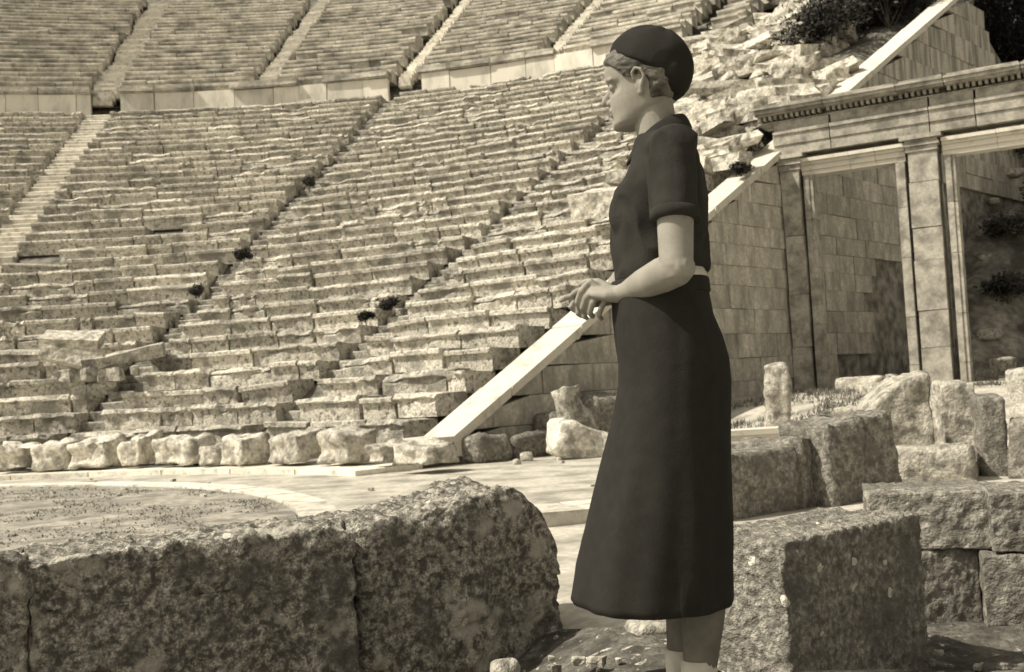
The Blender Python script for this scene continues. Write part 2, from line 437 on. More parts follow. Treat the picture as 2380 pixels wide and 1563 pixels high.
for k, (xd, wd_) in enumerate([(40, 95), (135, 95), (225, 100), (325, 60), (430, 120), (512, 45), (572, 85), (690, 125), (810, 120), (905, 60), (990, 120)]):
    x, zz = ray(xd, 1090); Y = 21.0
    a = x * x + 1; b_ = -2 * (x * CX + CY); c_ = CX ** 2 + CY ** 2 - (12.45) ** 2; t = (-b_ + math.sqrt(b_ * b_ - 4 * a * c_)) / 2 / a
    X, Y = x * t, t; th = math.atan2(X - CX, Y - CY); wdt = wd_ * K * t / CAM['f'] * 1.02
    o = link('throne', throne_mesh(k + 3, wdt), M_rubble, smooth=True); o.location = (X, Y, .13); o.rotation_euler.z = -th + R(rg.uniform(-4, 4)) + (0 if k < 9 else R(8))
    if k in (5, 9): o.scale.z = .6
    if k == 10: o.scale.z = .62
    tag(o, TL[k], 'stone seat', 'broken thrones of the front row')

# retaining wall of the diazoma (walkway half way up)
for lab, a0, a1, cut in (('shaded left stretch of pale slab wall above the lower seating', -25, -9.2, 0), ('long bright slab wall above the middle of the lower seating', -7.4, 9.6, 0),
                    ('bright slab wall right of the diazoma steps, ending behind the woman', 11.8, 26.5, 1)):
    root = tag(empty('diazoma_wall', pol(39.4, R((a0 + a1) / 2), 13.5)), lab, 'wall', 'slab walls of the diazoma')
    t = R(a0)
    while t < R(a1) - .01:
        ln = rg.uniform(1.1, 1.9); t2 = min(R(a1), t + ln / 39.4); mid = (t + t2) / 2; ln = (t2 - t) * 39.4
        V, F = [], []; hh = 1.32 + rg.uniform(-.03, .02) - (rg.random() < .12) * .12
        box_vf(V, F, -ln / 2 + .012, ln / 2 - .012, rg.uniform(-.02, .02), .35, -.3, hh, None, .012)
        o = link('wall_slab', pydata('wall_slab', V, F), M_diaz, root); o.location = pol(39.4, mid, 13.5) - root.location; o.rotation_euler = (R(-2), 0, -mid)
        if rg.random() < .93:
            V, F = [], []; l0 = -ln / 2 + rg.uniform(-.2, .02)
            for (ya, yb, za, zb) in ((-.04, .5, 1.33, 1.38), (-.10, .5, 1.38, 1.50), (.02, .7, 1.50, 1.66)):
                box_vf(V, F, l0, ln / 2 - .01, ya, yb, za, zb, None, .015)
            o = link('cornice_block', pydata('cornice_block', V, F), M_upper, root); o.location = pol(39.4, mid, 13.5) - root.location; o.rotation_euler = (R(rg.uniform(-2, 2)), R(rg.uniform(-.6, .6)), -mid)
        t = t2
# steps between the slab walls
for lab, a in (('worn steps through the slab wall at the top of the bright left stairway', -8.3), ('worn steps with a leaning pier between the two bright slab walls', 10.7)):
    V, F = [], []
    for k in range(7):
        M = Matrix.Translation(pol(39.2 + k * .33, R(a), 13.4 + k * .2)) @ Matrix.Rotation(-R(a), 4, 'Z')
        box_vf(V, F, -.7, .7, 0, .5, -.2, .2, M, .03)
    root = tag(empty('diazoma_steps', (0, 0, 0)), lab, 'stairs', 'steps through the slab walls')
    for k in range(7):
        link('step', pydata('step', V[k * 8:k * 8 + 8], F[:6]), M_step, root)
# rough row crowning the lower tier, then the upper tier
def rows_mesh(name, a0, a1, n, r0, z0, dep, rise, seed, miss=.03, jit=.03, ends=0., ln=(.7, 1.8)):
    rq = random.Random(seed); V, F = [], []
    for i in range(n):
        r = r0 + dep * i; z = z0 + rise * i; t = R(a0) + rq.uniform(0, ends) / r; te = R(a1) - rq.uniform(0, ends) / r
        while t < te - .004:
            t2 = min(te, t + rq.uniform(*ln) / r); mid = (t + t2) / 2; l2 = (t2 - t) * r / 2 - .012
            if rq.random() > miss and l2 > .1:
                big = rq.random() < (.03 + jit * 2 + .25 * (i < 3))
                M = (Matrix.Translation(pol(r + rq.uniform(-jit, jit) - big * rq.uniform(0, .1), mid, z + rq.uniform(-jit, jit) * .6)) @ Matrix.Rotation(-mid + R(rq.uniform(-1.2, 1.2) * (1 + 3 * big)), 4, 'Z')
                     @ Matrix.Rotation(R(rq.uniform(-1, 1) * (1 + 3 * big)), 4, 'X') @ Matrix.Rotation(R(rq.uniform(-.5, .5) * (1 + 3 * big)), 4, 'Y'))
                b = len(V); pr = [(.10, -.1), (.08, rise - .14), (.0, rise - .11), (.0, rise - .03), (.03, rise), (dep + .15, rise), (dep + .15, -.1)]
                for x in (-l2, l2):
                    for y, zz in pr: V.append(M @ Vector((x + rq.uniform(-.01, .01), y + rq.uniform(-.008, .008), zz + rq.uniform(-.008, .008))))
                m = len(pr)
                for j in range(m): F.append((b + j, b + m + j, b + m + (j + 1) % m, b + (j + 1) % m))
                F.append(tuple(b + j for j in range(m))); F.append(tuple(b + m + j for j in range(m))[::-1])
            t = t2
    me = pydata(name, V, F); bmx = bmesh.new(); bmx.from_mesh(me); return from_bm(bmx, name)
UL = ['shaded upper wedge of fine stone rows at the top left edge', 'shaded upper wedge of thin stone rows left of the first upper gully', 'upper wedge of thin stone rows right of the first upper gully', 'upper wedge of thin stone rows between the two middle gullies',
      'sunlit upper wedge of stone rows left of the beret', 'ragged upper wedge of stone rows just behind the beret', 'broken upper rows of stone next to the tumbled blocks']
UA = [-27, -18, -8.6, 1.2, 10.6, 19.8, 29.0, 33.0]
for k in range(7):
    root = tag(empty('upper_seating_wedge', pol(40, R((UA[k] + UA[k + 1]) / 2), 14.9)), UL[k], 'seating', 'upper seating wedges')
    me = rows_mesh('seat_rows', UA[k] + .7, UA[k + 1] - .7, 25, 39.85, 14.85, .735, .43, 90 + k, .02 + .02 * max(0, k - 3), .010 + .016 * max(0, k - 2), .25)
    o = link('seat_rows', me, M_upper, root); o.location = -root.location; tag(o, kind='stuff')
GL = ['pale eroded gully stairway in the upper seating at the upper left', 'pale eroded gully stairway in the upper seating above the middle slab wall', 'narrow upper stairway rising from the steps between the slab walls', 'narrow upper stairway left of the beret']
for k, a in enumerate(UA[2:6]):
    V, F = [], []; rq = random.Random(k)
    for i in range(50):
        M = Matrix.Translation(pol(39.7 + .3675 * i, R(a), 14.75 + .215 * i - .12)) @ Matrix.Rotation(-R(a) + R(rq.uniform(-4, 4)), 4, 'Z')
        wv = .24 + (.42 if k == 0 else .18 if k == 1 else 0) * (.4 + .6 * abs(math.sin(i * .21)))
        box_vf(V, F, -wv, wv, 0, .45, -.2, .215, M, .04)
    root = tag(empty('upper_stairway', pol(39.7, R(a), 14.8)), GL[k], 'stairs', 'stairways of the upper seating')
    o = link('steps', pydata('steps', V, F), M_step, root); o.location = -root.location; tag(o, kind='stuff')

# ------------------------------------------------------------------ retaining wall
def cop_z(L): return .46 + .535 * L
wall = tag(empty('retaining_wall', wall_pt(0, 0)), 'tall triangular grey ashlar retaining wall with a white sloping coping', 'wall')
WB = wall.location.copy()
Mw = Matrix.Translation(wall_pt(0, 0) - WB) @ Matrix.Rotation(R(90) - R(43), 4, 'Z')      # x along wall, -y outward
z = 0.0; course = 0; nbl = 0
while z < 12.2:
    h = rg.uniform(.44, .54) if z < 8 else rg.uniform(.6, .75)
    Lmin = max(0.05, (z - .46) / .535 + .1)
    Lmax = 24.5 + max(0, (12.6 - z)) * .55 if z > 6 else 24
    if z < 6: Lmax = 20.5
    Lmax = min(Lmax, 28)
    L = Lmin - rg.uniform(0, .5); L = Lmin
    while L < Lmax:
        l2 = min(Lmax, L + (rg.uniform(.65, 1.35) if z < 8 else rg.uniform(1.3, 2.2)))
        if Lmax - l2 < .3: l2 = Lmax
        # eroded opening seen through the first doorway
        er = (L > 14.2 + abs(z - 2.9) * .55 + rg.uniform(-.3, .3) and z < 3.6 and L > 13.2) or (L > 17.3 and z < 5.0) or (z < 1.3 and L > 12.4)
        if not er and not (12 > z > 8 and L > 25 and rg.random() < .15):
            V, F = [], []; pr = rg.uniform(-.03, .02)
            x0, x1 = L + .004, l2 - .004; z0, z1 = z + .004, z + h - .004
            ztl = min(z1, cop_z(x0) - .17); ztr = min(z1, cop_z(x1) - .17)
            if ztl < z0 + .02: x0 = x0 + (z0 + .03 - ztl) / .535; ztl = z0 + .03
            if x1 - x0 > .1 and ztr > ztl - .001:
                box_vf(V, F, x0, x1, -pr, .55, z0, z1, None, .006)
                V[4].z = V[7].z = ztl; V[5].z = V[6].z = ztr
                if ztl < z1 - .05 and ztr >= z1 - .001:      # keep the cut under the coping straight
                    xm = x0 + (z1 - ztl) / .535
                    if xm < x1 - .02: pass
                V = [Mw @ v for v in V]
                link('stone', pydata('stone', V, F), M_wallhi if z > 7.4 else M_wall, wall); nbl += 1
        L = l2
    z += h; course += 1
# rubble core behind the face
V, F = [], []
pts = [(.4, 0), (1.2, .7), (24, 12.6), (27.5, 10.8), (31, 7.5), (36, 0)]
for off in (-.14, -1.0):
    for L_, z_ in pts: V.append(wall_pt(L_, z_ if z_ == 0 else z_ - .12, off) - WB)
n_ = len(pts)
for k in range(n_): F.append((k, (k + 1) % n_, n_ + (k + 1) % n_, n_ + k))
F += [tuple(range(n_))[::-1], tuple(range(n_, 2 * n_))]
bmx = bmesh.new(); bmx.from_mesh(pydata('core', V, F)); link('rubble_core', from_bm(bmx, 'rubble_core'), M_core, wall)
# coping slabs
L = -.32; first = True
while L < 23.8:
    l2 = min(24.2, L + rg.uniform(1.5, 2.4))
    V, F = [], []
    dj = rg.uniform(-.012, .012)
    box_vf(V, F, L + .014, l2 - .014, -.09 + dj, .62, -.17, 0, None, .010)
    for v in V: v.z += cop_z(v.x) + random.uniform(-.006, .006) + dj * .5
    V = [Mw @ v for v in V]; link('coping_slab', pydata('coping_slab', V, F), M_cope, wall)
    L = l2
V, F = [], []; box_vf(V, F, -.75, .10, -.10, .66, .12, .44, None, .006); V = [Mw @ v for v in V]
link('end_block', pydata('end_block', V, F), M_cope, wall)
# rough footing stones of the wall
L = .1
k = 0
while L < 5.2:
    l2 = L + rg.uniform(.55, 1.0); hh = (.42 if L < 1.2 else .75) + rg.uniform(-.08, .08)
    o = link('footing_stone', stone_mesh('footing_stone', (l2 - L - .03, .6, hh), (7, 5, 6), .12, .09, 2.2, k, 3, None, .02, 8), M_mid, wall, True)
    o.matrix_local = Mw @ Matrix.Translation(((L + l2) / 2, -.16 - rg.uniform(0, .1), -.05)); L = l2; k += 1
# wedge of soil at the foot

# ------------------------------------------------------------------ gate
GD = Vector((.866, -.5, 0)); GB = Vector((6.2, 25.8, 0))
Mg = Matrix.Translation(GB) @ Matrix.Rotation(math.atan2(-.5, .866), 4, 'Z')           # x along the gate, -y towards us
gate = tag(empty('gateway', GB), 'tall two-door stone gateway with pilasters and dentilled cornice', 'gate')
GZ = .55
def gpart(name, boxes, mat=M_gate, j=.006, par=None):
    V, F = [], []
    for b in boxes: box_vf(V, F, *b, None, j)
    M = Matrix.Translation(-GB) @ Mg
    return link(name, pydata(name, [M @ v for v in V], F), mat, par or gate)
def pilaster(x0, x1, zs):
    zb = GZ
    for k, zt in enumerate(zs):
        d = rg.uniform(-.012, .012)
        sp = gpart('shaft_block', [(x0 + d, x1 + d, -.16, .45, zb + .005, zt - .005)], M_gate, .01); zb = zt
    gpart('capital', [(x0 - .03, x1 + .03, -.19, .45, 5.76, 5.88), (x0 - .07, x1 + .07, -.24, .47, 5.882, 5.95), (x0 - .04, x1 + .04, -.21, .47, 5.952, 6.02), (x0 - .13, x1 + .13, -.30, .5, 6.022, 6.12)], M_gate, .004)
pilaster(.32, .74, (1.7, 2.9, 4.25, 5.76))
pilaster(3.12, 3.72, (1.5, 2.3, 3.4, 4.1, 5.1, 5.76))
pilaster(6.2, 6.8, (1.6, 3.1, 4.6, 5.76))
def frame(x0, x1):          # door frame: two jambs of stacked pieces and a three band lintel
    for xa, xb, inner in ((x0, x0 + .20, 1), (x1 - .20, x1, -1)):
        zb = GZ
        for zt in (1.15, 2.2, 3.5, 4.6, 5.62):
            gpart('jamb_stone', [(xa, xb, -.02, .38, zb + .004, zt - .004), ((xa if inner > 0 else xa + .08), (xb - .08 if inner > 0 else xb), -.055, -.018, zb + .004, zt - .004)], M_gate, .005); zb = zt
    xm = [x0 - .03, x0 + (x1 - x0) * .48, x0 + (x1 - x0) * .73, x1 + .03]
    for a, b in zip(xm, xm[1:]):
        gpart('lintel_stone', [(a + .003, b - .003, -.03, .4, 5.62, 5.72), (a + .003, b - .003, -.07, .4, 5.722, 5.84), (a + .003, b - .003, -.12, .4, 5.842, 5.91), (a + .003, b - .003, -.19, .42, 5.912, 5.99)], M_cope, .002)
    gpart('threshold', [(x0 - .1, x1 + .1, -.3, .5, GZ - .1, GZ + .1)], M_gate, .01)
frame(.80, 3.03); frame(3.86, 6.08)
# architrave with two bands and frieze
for a, b in ((.22, 1.50), (1.52, 3.62), (3.64, 4.55), (4.57, 6.9)):
    gpart('architrave_block', [(a, b, -.20, .5, 6.122, 6.36), (a, b, -.235, .5, 6.362, 6.60), (a, b, -.28, .5, 6.602, 6.68), (a + .02, b - .01, -.18, .5, 6.682, 6.90)], M_gate, .006)
for a, b in ((-.12, 1.45), (1.46, 3.02), (3.03, 4.0), (4.02, 5.5), (5.52, 7.0)):
    cb = gpart('cornice_block', [(a, b, -.20, .55, 6.902, 6.93), (a, b, -.44, .55, 7.055, 7.09), (a, b, -.52, .6, 7.092, 7.17), (a, b, -.56, .6, 7.172, 7.22), (a + .05, b - .03, -.40, .6, 7.222, 7.29), (a, b, .0, .5, 6.93, 7.055)], M_gate, .006)
    x = a + .03
    while x < b - .07:
        gpart('dentil', [(x, x + .06, -.30, .0, 6.962, 7.053)], M_gate, .002, gate); x += .125
# low rear sill block in the second door etc. come with the fallen stones

# ------------------------------------------------------------------ fallen stones
def stone(name, loc, size, rz, mat, label, cat='stone', group=None, n=(6, 5, 5), rnd=.1, rough=.06, scale=2., seed=0, tilt=(0, 0), deform=None, fine=.01, fs=9, smooth=True):
    o = link(name, stone_mesh(name, size, n, rnd, rough, scale, seed, 3, deform, fine, fs), mat, None, smooth)
    o.location = loc; o.rotation_euler = (R(tilt[0]), R(tilt[1]), rz); return tag(o, label, cat, group)
g = wall_pt(2.15, 0, .95); stone('leaning_stone', (g.x - .02, g.y, -.02), (.46, .30, 1.15), R(38), M_pale, 'pale slab leaning against the foot of the retaining wall', n=(7, 6, 10), seed=4, tilt=(-8, -12), rnd=.03, rough=.09)
g = at_z(1345, 1062, 0.0); stone('boulder', (g.x, g.y, -.05), (1.0, .6, .55), R(25), M_rubble, 'rounded pale boulder lying at the wall foot beside the skirt', n=(9, 7, 7), seed=8, rnd=.10, rough=.12, scale=1.6, tilt=(0, 14))
g = at_z(1400, 1045, 0.0); stone('boulder', (g.x + .1, g.y + .7, -.05), (.9, .6, 1.0), R(35), M_mid, 'dark upright boulder against the retaining wall behind the skirt', n=(8, 6, 8), seed=9, rnd=.2)
for k, (a, b, s) in enumerate([(1222, 1070, .2), (1200, 1078, .13), (1300, 1068, .12)]):
    g = at_z(a, b, 0); stone('small_stone', g - Vector((0, 0, .03)), (s, s * .8, s * .8), k, M_pale, ['small pale stone at the foot of the leaning slab', 'little pale stone left of the leaning slab', 'small stone between the leaning slab and the boulder'][k], n=(4, 4, 4), rnd=.05, seed=k, rough=.03, fine=0)
# upright stele stump, marble slab
g = on_ground(1812, 1010); s = g.y * K / CAM['f']
stone('stele', (g.x, g.y, g.z - .05), (58 * s * 1.0, .35, 172 * s), R(-10), M_pale, 'narrow weathered upright stone stump standing before the retaining wall', 'stone post', n=(6, 6, 16), rnd=.08, seed=21, rough=.06, scale=3, fine=.02)
g = on_ground(1760, 1050); s = g.y * K / CAM['f']
V, F = [], []
ms = tag(empty('marble_step', g, R(6)), 'low white marble step with a projecting lip right of the skirt', 'step')
box_vf(V, F, -.75, .6, 0, .6, -.15, 40 * s, None, .004); link('riser', pydata('riser', V, F), M_cope, ms)
V, F = [], []; box_vf(V, F, -.8, .63, -.06, .6, 40 * s + .003, 52 * s, None, .004); link('tread', pydata('tread', V, F), M_cope, ms)

def block(name, pl, pr, zt_disp, mat, label, depth=.6, zb=None, n=(20, 10, 12), rnd=.05, rough=.03, seed=0, deform=None, fine=.012, fs=12, group=None, scale=2.5, cat='stone block', cap=0):
    """block whose front foot runs from sight point pl to pr on the ground, topped at sight height zt_disp over pl"""
    A = pl; B = pr; d = (B - A); ln = math.hypot(d.x, d.y); ang = math.atan2(d.y, d.x)
    x, zz = ray(*zt_disp); top = CAM['h'] + zz * A.y; h = top - A.z + .06
    M = Matrix.Translation(Vector((A.x, A.y, A.z - .06))) @ Matrix.Rotation(ang, 4, 'Z') @ Matrix.Translation((ln / 2, depth / 2, 0))
    o = link(name, stone_mesh(name, (ln, depth, h), n, rnd, rough, scale, seed, 3, deform, fine, fs), mat, None, True)
    o.matrix_world = M; return tag(o, label, cat, group)
# middle distance blocks, right of the skirt
def G(px, py): return on_ground(px, py)
block('wall_block', G(1640, 1215), G(1858, 1180), (1640, 1062), M_mid, 'long dark faced block right of the skirt, left of the vertical joint', .75, seed=31, n=(26, 10, 12), rnd=.02, rough=.035)
block('wall_block', G(1868, 1178), G(1918, 1165), (1868, 1020), M_mid, 'narrow dark block between the vertical joint and the slanting upright block', .7, seed=32, n=(8, 10, 12), rnd=.02)
def slant(p):
    p.x += -.10 * p.z * (1 if p.x > 0 else .0); p.z += .06 * p.x; return p
block('upright_block', G(1935, 1175), G(2100, 1150), (1935, 975), M_mid, 'tall slanting grey block standing behind the foreground wall', .6, seed=33, deform=slant, n=(20, 12, 16), rnd=.03, rough=.06)
def dome(p):
    if p.z > .5: p.z -= .22 * sstep(.1, -.42, p.x) * (p.z - .4) / .5; p.x += .12 * (p.z - .5) * (p.x < 0)
    return p
block('boulder', G(2030, 1100), G(2188, 1085), (2110, 866), M_pale, 'big bright rounded boulder in front of the middle pilaster', .6, seed=34, deform=dome, n=(18, 12, 18), rnd=.08, rough=.08, scale=2)
block('upright_block', G(2196, 1100), G(2285, 1095), (2196, 884), M_pale, 'pale upright block right of the big bright boulder', .5, seed=35, n=(10, 8, 16), rnd=.025, rough=.06)
block('upright_block', G(2288, 1108), G(2352, 1105), (2288, 920), M_mid, 'dark upright block right of the pale upright block', .5, seed=36, n=(8, 8, 14), rnd=.05, rough=.04)
block('ledge_block', G(2082, 1125), G(2270, 1120), (2082, 1040), M_pale, 'low ledge block in front of the big bright boulder', .5, seed=37, n=(14, 8, 6), rnd=.03, rough=.05)
block('corner_block', G(2340, 985), G(2420, 985), (2340, 858), M_pale, 'pale block at the right edge behind the dark upright block', .6, seed=38, n=(10, 8, 10), rnd=.08, rough=.05)
block('corner_block', G(2345, 1112), G(2440, 1112), (2345, 975), M_mid, 'grey block at the right edge in front of the pale edge block', .6, seed=39, n=(10, 8, 10), rnd=.06, rough=.05)
# low pieces by the doorways
for k, (a, b, w_, h_, lab, mt) in enumerate([(2000, 905, .9, .3, 'flat pale fragment on the first threshold', M_rubble), (1960, 890, 1.3, .28, 'dark slab lying inside the first doorway', M_mid),
        (2060, 912, .7, .22, 'pale fragment just outside the first doorway', M_pale), (2330, 850, .5, .35, 'square pale block beyond the second doorway', M_pale), (2270, 885, .9, .3, 'grey kerb block right of the middle pilaster foot', M_mid),
        (1905, 975, .35, .12, 'small flat pale stone on the ground before the first doorway', M_pale), (1985, 955, .5, .12, 'flat pale stone on the ground left of the big bright boulder', M_pale), (2095, 925, 1.1, .3, 'pale broken edge stone left of the middle pilaster foot', M_pale)]):
    g = on_ground(a, b); z_ = g.z
    if k in (1, 3): g = at_y(a, b, 27.5); z_ = g.z - .1
    stone('fallen_block', (g.x, g.y, z_ - .05), (w_, .5, h_), R(-25 + 13 * k), mt, lab, group=None, seed=60 + k, rnd=.05, rough=.04)

# ------------------------------------------------------------------ foreground wall blocks
def fore_deform(seed, extra=None, chip=.05, hz_=.75):
    def f(p):
        q = p + Vector((seed * 9.1, 0, 0))
        # pits and chipped upper edge
        c = noise.noise(q * 7.) ; 
        if p.z > hz_ - .2: p.z -= max(0, c) * chip * sstep(.1, -.35, p.y + .0)
        if extra: p = extra(p)
        return p
    return f
ZT = .60
A1 = at_z(-60, 1311, ZT); B1 = at_z(832, 1220, ZT)
d = (B1 - A1); d.z = 0; dn = d.normalized(); ang = math.atan2(d.y, d.x)
def fblock(name, A, ln, ang_, depth, h, zb, mat, label, n, seed, rnd=.03, rough=.035, extra=None, fine=.02, fs=16, scale=2.2):
    M = Matrix.Translation(Vector((A.x, A.y, zb))) @ Matrix.Rotation(ang_, 4, 'Z') @ Matrix.Translation((ln / 2, depth / 2, 0))
    o = link(name, stone_mesh(name, (ln, depth, h), n, rnd, rough, scale, seed, 4, fore_deform(seed, extra, .05 if mat == M_fore else .012, h), fine, fs), mat, None, True)
    o.matrix_world = M; return tag(o, label, 'stone block')
full = d.length
sj = full * (.11)                         # joint near the left edge
fblock('foundation_block', A1 - dn * .6, .6 + sj + .012, ang, .55, ZT + .5, -.5, M_fore, 'dark lichened block at the bottom left corner, left of a dark joint', (50, 20, 80), 2, rnd=.02)
fblock('foundation_block', A1 + dn * (sj + .004), full - sj - .035, ang, .55, ZT + .5, -.5, M_fore, 'long dark lichened foreground block with white spots, left of the rounded one', (130, 26, 90), 3, rnd=.02)
def roundend(p):
    L2 = LR / 2
    t = (p.x + L2) / LR
    bul = .075 * sstep(.12, .55, t) + .03 * sstep(.5, .8, t)
    edge = max(0, t - .70) / .30
    if p.z > .45:
        f = (p.z - .45) / .6
        p.z += f * (bul - .38 * edge ** 2.6)
    p.x += .0
    p.y += .04 * math.sin(t * 3.3) * -1
    return p
C2 = at_z(848, 1216, ZT); E2 = at_z(1328, 1440, .0)
pk = at_z(838, 1218, ZT)
fblock('gap_filler', pk - dn * .10 + Vector((-.02, .14, 0)), .24, ang, .3, ZT + .44, -.5, M_fore, 'added recessed filler keeping light out of the joint between the two big foreground blocks', (8, 8, 40), 9, rnd=.02)  # added filler, stops light showing through the gap so the joint reads dark
LR = math.hypot(E2.x - C2.x, E2.y - C2.y)
print('F2', C2, E2, LR, ang)
ang2 = math.atan2(E2.y - C2.y, E2.x - C2.x)
fblock('foundation_block', C2 + Vector((-.03, .03, 0)), LR, ang2, .5, ZT + .40, -.40, M_fore, 'massive dark foreground block with a bulging top and rounded right end', (90, 26, 84), 5, rnd=.05, rough=.04, extra=roundend)
# block behind the woman's knees, to the right
A3 = at_z(1822, 1258, ZT); B3 = at_z(2142, 1190, ZT); d3 = B3 - A3; l3 = math.hypot(d3.x, d3.y); a3 = math.atan2(d3.y, d3.x)
print('R1', A3, B3, l3, math.degrees(a3))
def mould(p):                              # worn moulding under the top edge of the front face
    if p.y < -.15 and p.z > .1:
        f = sstep(-.15, -.30, p.y)
        zt = ZT + .15 - p.z
        if .07 < zt < .17: p.y += .035 * f
        elif zt >= .17: p.y += .022 * f
    return p
fblock('foundation_block', A3, l3, a3, .40, ZT + .15, -.15, M_fore2, 'speckled grey foreground block with a moulded top edge, right of the skirt', (80, 34, 60), 6, rnd=.015, rough=.014, extra=mould, fine=.014, fs=22)
# two course kerb wall at the right
A4 = at_z(2010, 1146, ZT); 
k = 0
for (x0, x1, z0, z1, lab, dy) in ((2012, 2303, .354, ZT, 'upper pale-topped block in the low right wall, left of its joint', 0), (2304, 2620, .354, ZT, 'upper block at the far right end of the low wall', .02),
                      (2110, 2270, -.1, .352, 'lower block of the low wall, hidden on the left by the speckled block', .03), (2274, 2640, -.1, .352, 'lower block at the right end of the low wall, with a brown stain', .015)):
    a = at_z(x0, 1148, ZT); b = at_z(x1, 1140, ZT); ln = math.hypot(b.x - a.x, b.y - a.y); an = math.atan2(b.y - a.y, b.x - a.x)
    fblock('wall_block', a + Vector((0, dy, 0)), ln, an, .5, z1 - z0, z0, M_mid, lab, (60, 20, 26), 70 + k, rnd=.006, rough=.005, fine=.009, fs=22); k += 1
# ------------------------------------------------------------------ dark earth of the stage floor
def floor_patch():
    V, F = [], []; nx, ny = 190, 150
    for j in range(ny + 1):
        for i in range(nx + 1):
            X = -3 + i * 7.5 / nx; Y = 1.2 + j * (4.05 + .5 * sstep(.7, -.2, X)) / ny
            d_ = min(1, min(i, nx - i, j, ny - j) / 8)
            drop = .42 * sstep(.55, -.75, X) * sstep(6.2, 5.0, Y)
            h = fbm((X, Y, 0), 2.2, 4) * .03 + max(0, fbm((X, Y, 5), 13, 3)) * .022
            V.append((X, Y, .012 + (.02 + h) * d_ - .02 * (1 - d_) - drop))
    n = nx + 1
    for j in range(ny):
        for i in range(nx): a = j * n + i; F.append((a, a + 1, a + n + 1, a + n))
    tag(link('stage_floor', pydata('stage_floor', V, F), M_dark, smooth=True), kind='structure')
floor_patch()
g = at_z(1172, 1563, .03); stone('small_boulder', (g.x, g.y, 0.0), (.12, .10, .09), R(20), M_pale, 'pale flat-topped stone at the bottom edge below the rounded block', n=(8, 7, 7), rnd=.04, rough=.03, scale=6, seed=5)
g = at_z(1540, 1462, .03); stone('flat_stone', (g.x, g.y, -.01), (.30, .2, .08), R(4), M_pale, 'small pale stone under the middle of the skirt hem', n=(8, 6, 4), rnd=.03, rough=.02, scale=5, seed=7)
for k in range(9):
    px = rg.uniform(1080, 1560) if k < 5 else rg.uniform(2080, 2370); py = rg.uniform(1470, 1560) if k < 5 else rg.uniform(1478, 1556)
    g = at_z(px, py, .03); s = rg.uniform(.02, .055)
    stone('pebble', (g.x, g.y, .02), (s * 1.4, s, s * .8), rg.uniform(0, 3), M_pale, 'small pale pebble lying on the dark earth floor', 'pebble', 'pebbles on the dark stage floor', n=(3, 3, 2), rnd=s * .12, rough=.012, scale=20, seed=k, fine=0, smooth=False)
def grass():
    rq = random.Random(5); V, F = [], []
    for _ in range(2600):
        X, Y = rq.uniform(2.2, 9), rq.uniform(13, 24.5)
        if noise.noise(Vector((X * .6, Y * .6, 2))) < -.05 or wall_side(Vector((X, Y, 0))) < .6: continue
        z = ground_z(X, Y)
        for _ in range(7):
            a = rq.uniform(0, 6.28); h = rq.uniform(.05, .14); w_ = .012
            p = Vector((X + rq.gauss(0, .06), Y + rq.gauss(0, .06), z - .02)); b = len(V)
            V += [p + Vector((math.cos(a) * w_, math.sin(a) * w_, 0)), p - Vector((math.cos(a) * w_, math.sin(a) * w_, 0)), p + Vector((rq.gauss(0, .03), rq.gauss(0, .03), h))]; F.append((b, b + 1, b + 2))
    tag(link('dry_grass', pydata('dry_grass', V, F), M_fill), 'short dry grass and weeds growing before the gateway and wall', 'grass', kind='stuff')
grass()
def tufts(name, label, n, region, h0, h1, mat, seed, accept):
    rq = random.Random(seed); V, F = [], []
    for _ in range(n):
        X, Y, z = region(rq)
        if not accept(X, Y): continue
        for _ in range(8):
            a = rq.uniform(0, 6.28); h = rq.uniform(h0, h1); w_ = .014
            p = Vector((X + rq.gauss(0, .07), Y + rq.gauss(0, .07), z - .01)); b = len(V)
            V += [p + Vector((math.cos(a) * w_, math.sin(a) * w_, 0)), p - Vector((math.cos(a) * w_, math.sin(a) * w_, 0)), p + Vector((rq.gauss(0, .03), rq.gauss(0, .03), h))]; F.append((b, b + 1, b + 2))
    tag(link(name, pydata(name, V, F), mat), label, 'grass', kind='stuff')
def orch(rq):
    p = pol(9.3 * math.sqrt(rq.random()), rq.uniform(-1.2, 1.9)); return p.x, p.y, .03
tufts('orchestra_grass', 'short dry grass tufts on the round orchestra floor', 5000, orch, .01, .04, M_grass, 8, lambda x, y: noise.noise(Vector((x * .7, y * .7, 1))) > -.05)
for q in range(24):
    X, Y = rg.uniform(-8, 2.6), rg.uniform(11, 20.5)
    rr_ = math.hypot(X - CX, Y - CY)
    if rr_ > 11.6 and X < -1 : continue
    s_ = rg.uniform(.03, .07)
    stone('ground_stone', (X, Y, ground_z(X, Y) + (.02 if rr_ < 9.4 else -.01)), (s_ * 1.4, s_, s_ * .7), rg.uniform(0, 3), M_soil if rg.random() < .6 else M_pale, 'little stone lying loose on the flat ground of the orchestra', 'stone', 'loose stones on the orchestra ground', n=(3, 3, 2), rnd=s_ * .15, rough=.02, scale=9, seed=q, fine=0, smooth=False)
# kerb across the orchestra entrance (pale bar between the rounded block and the skirt)
a = at_z(1200, 1212, .05); b = at_z(1660, 1165, .05)
V, F = [], []; ln = (b - a).length; an = math.atan2(b.y - a.y, b.x - a.x)
es = tag(empty('entrance_kerb', a, an), 'pale stone sill crossing the path behind the rounded foreground block', 'kerb')
for k in range(3):
    V, F = [], []; box_vf(V, F, k * ln / 3 + .004, (k + 1) * ln / 3 - .004, -.1, .55, -.1, .06, None, .006); link('kerb_stone', pydata('kerb_stone', V, F), M_step, es)

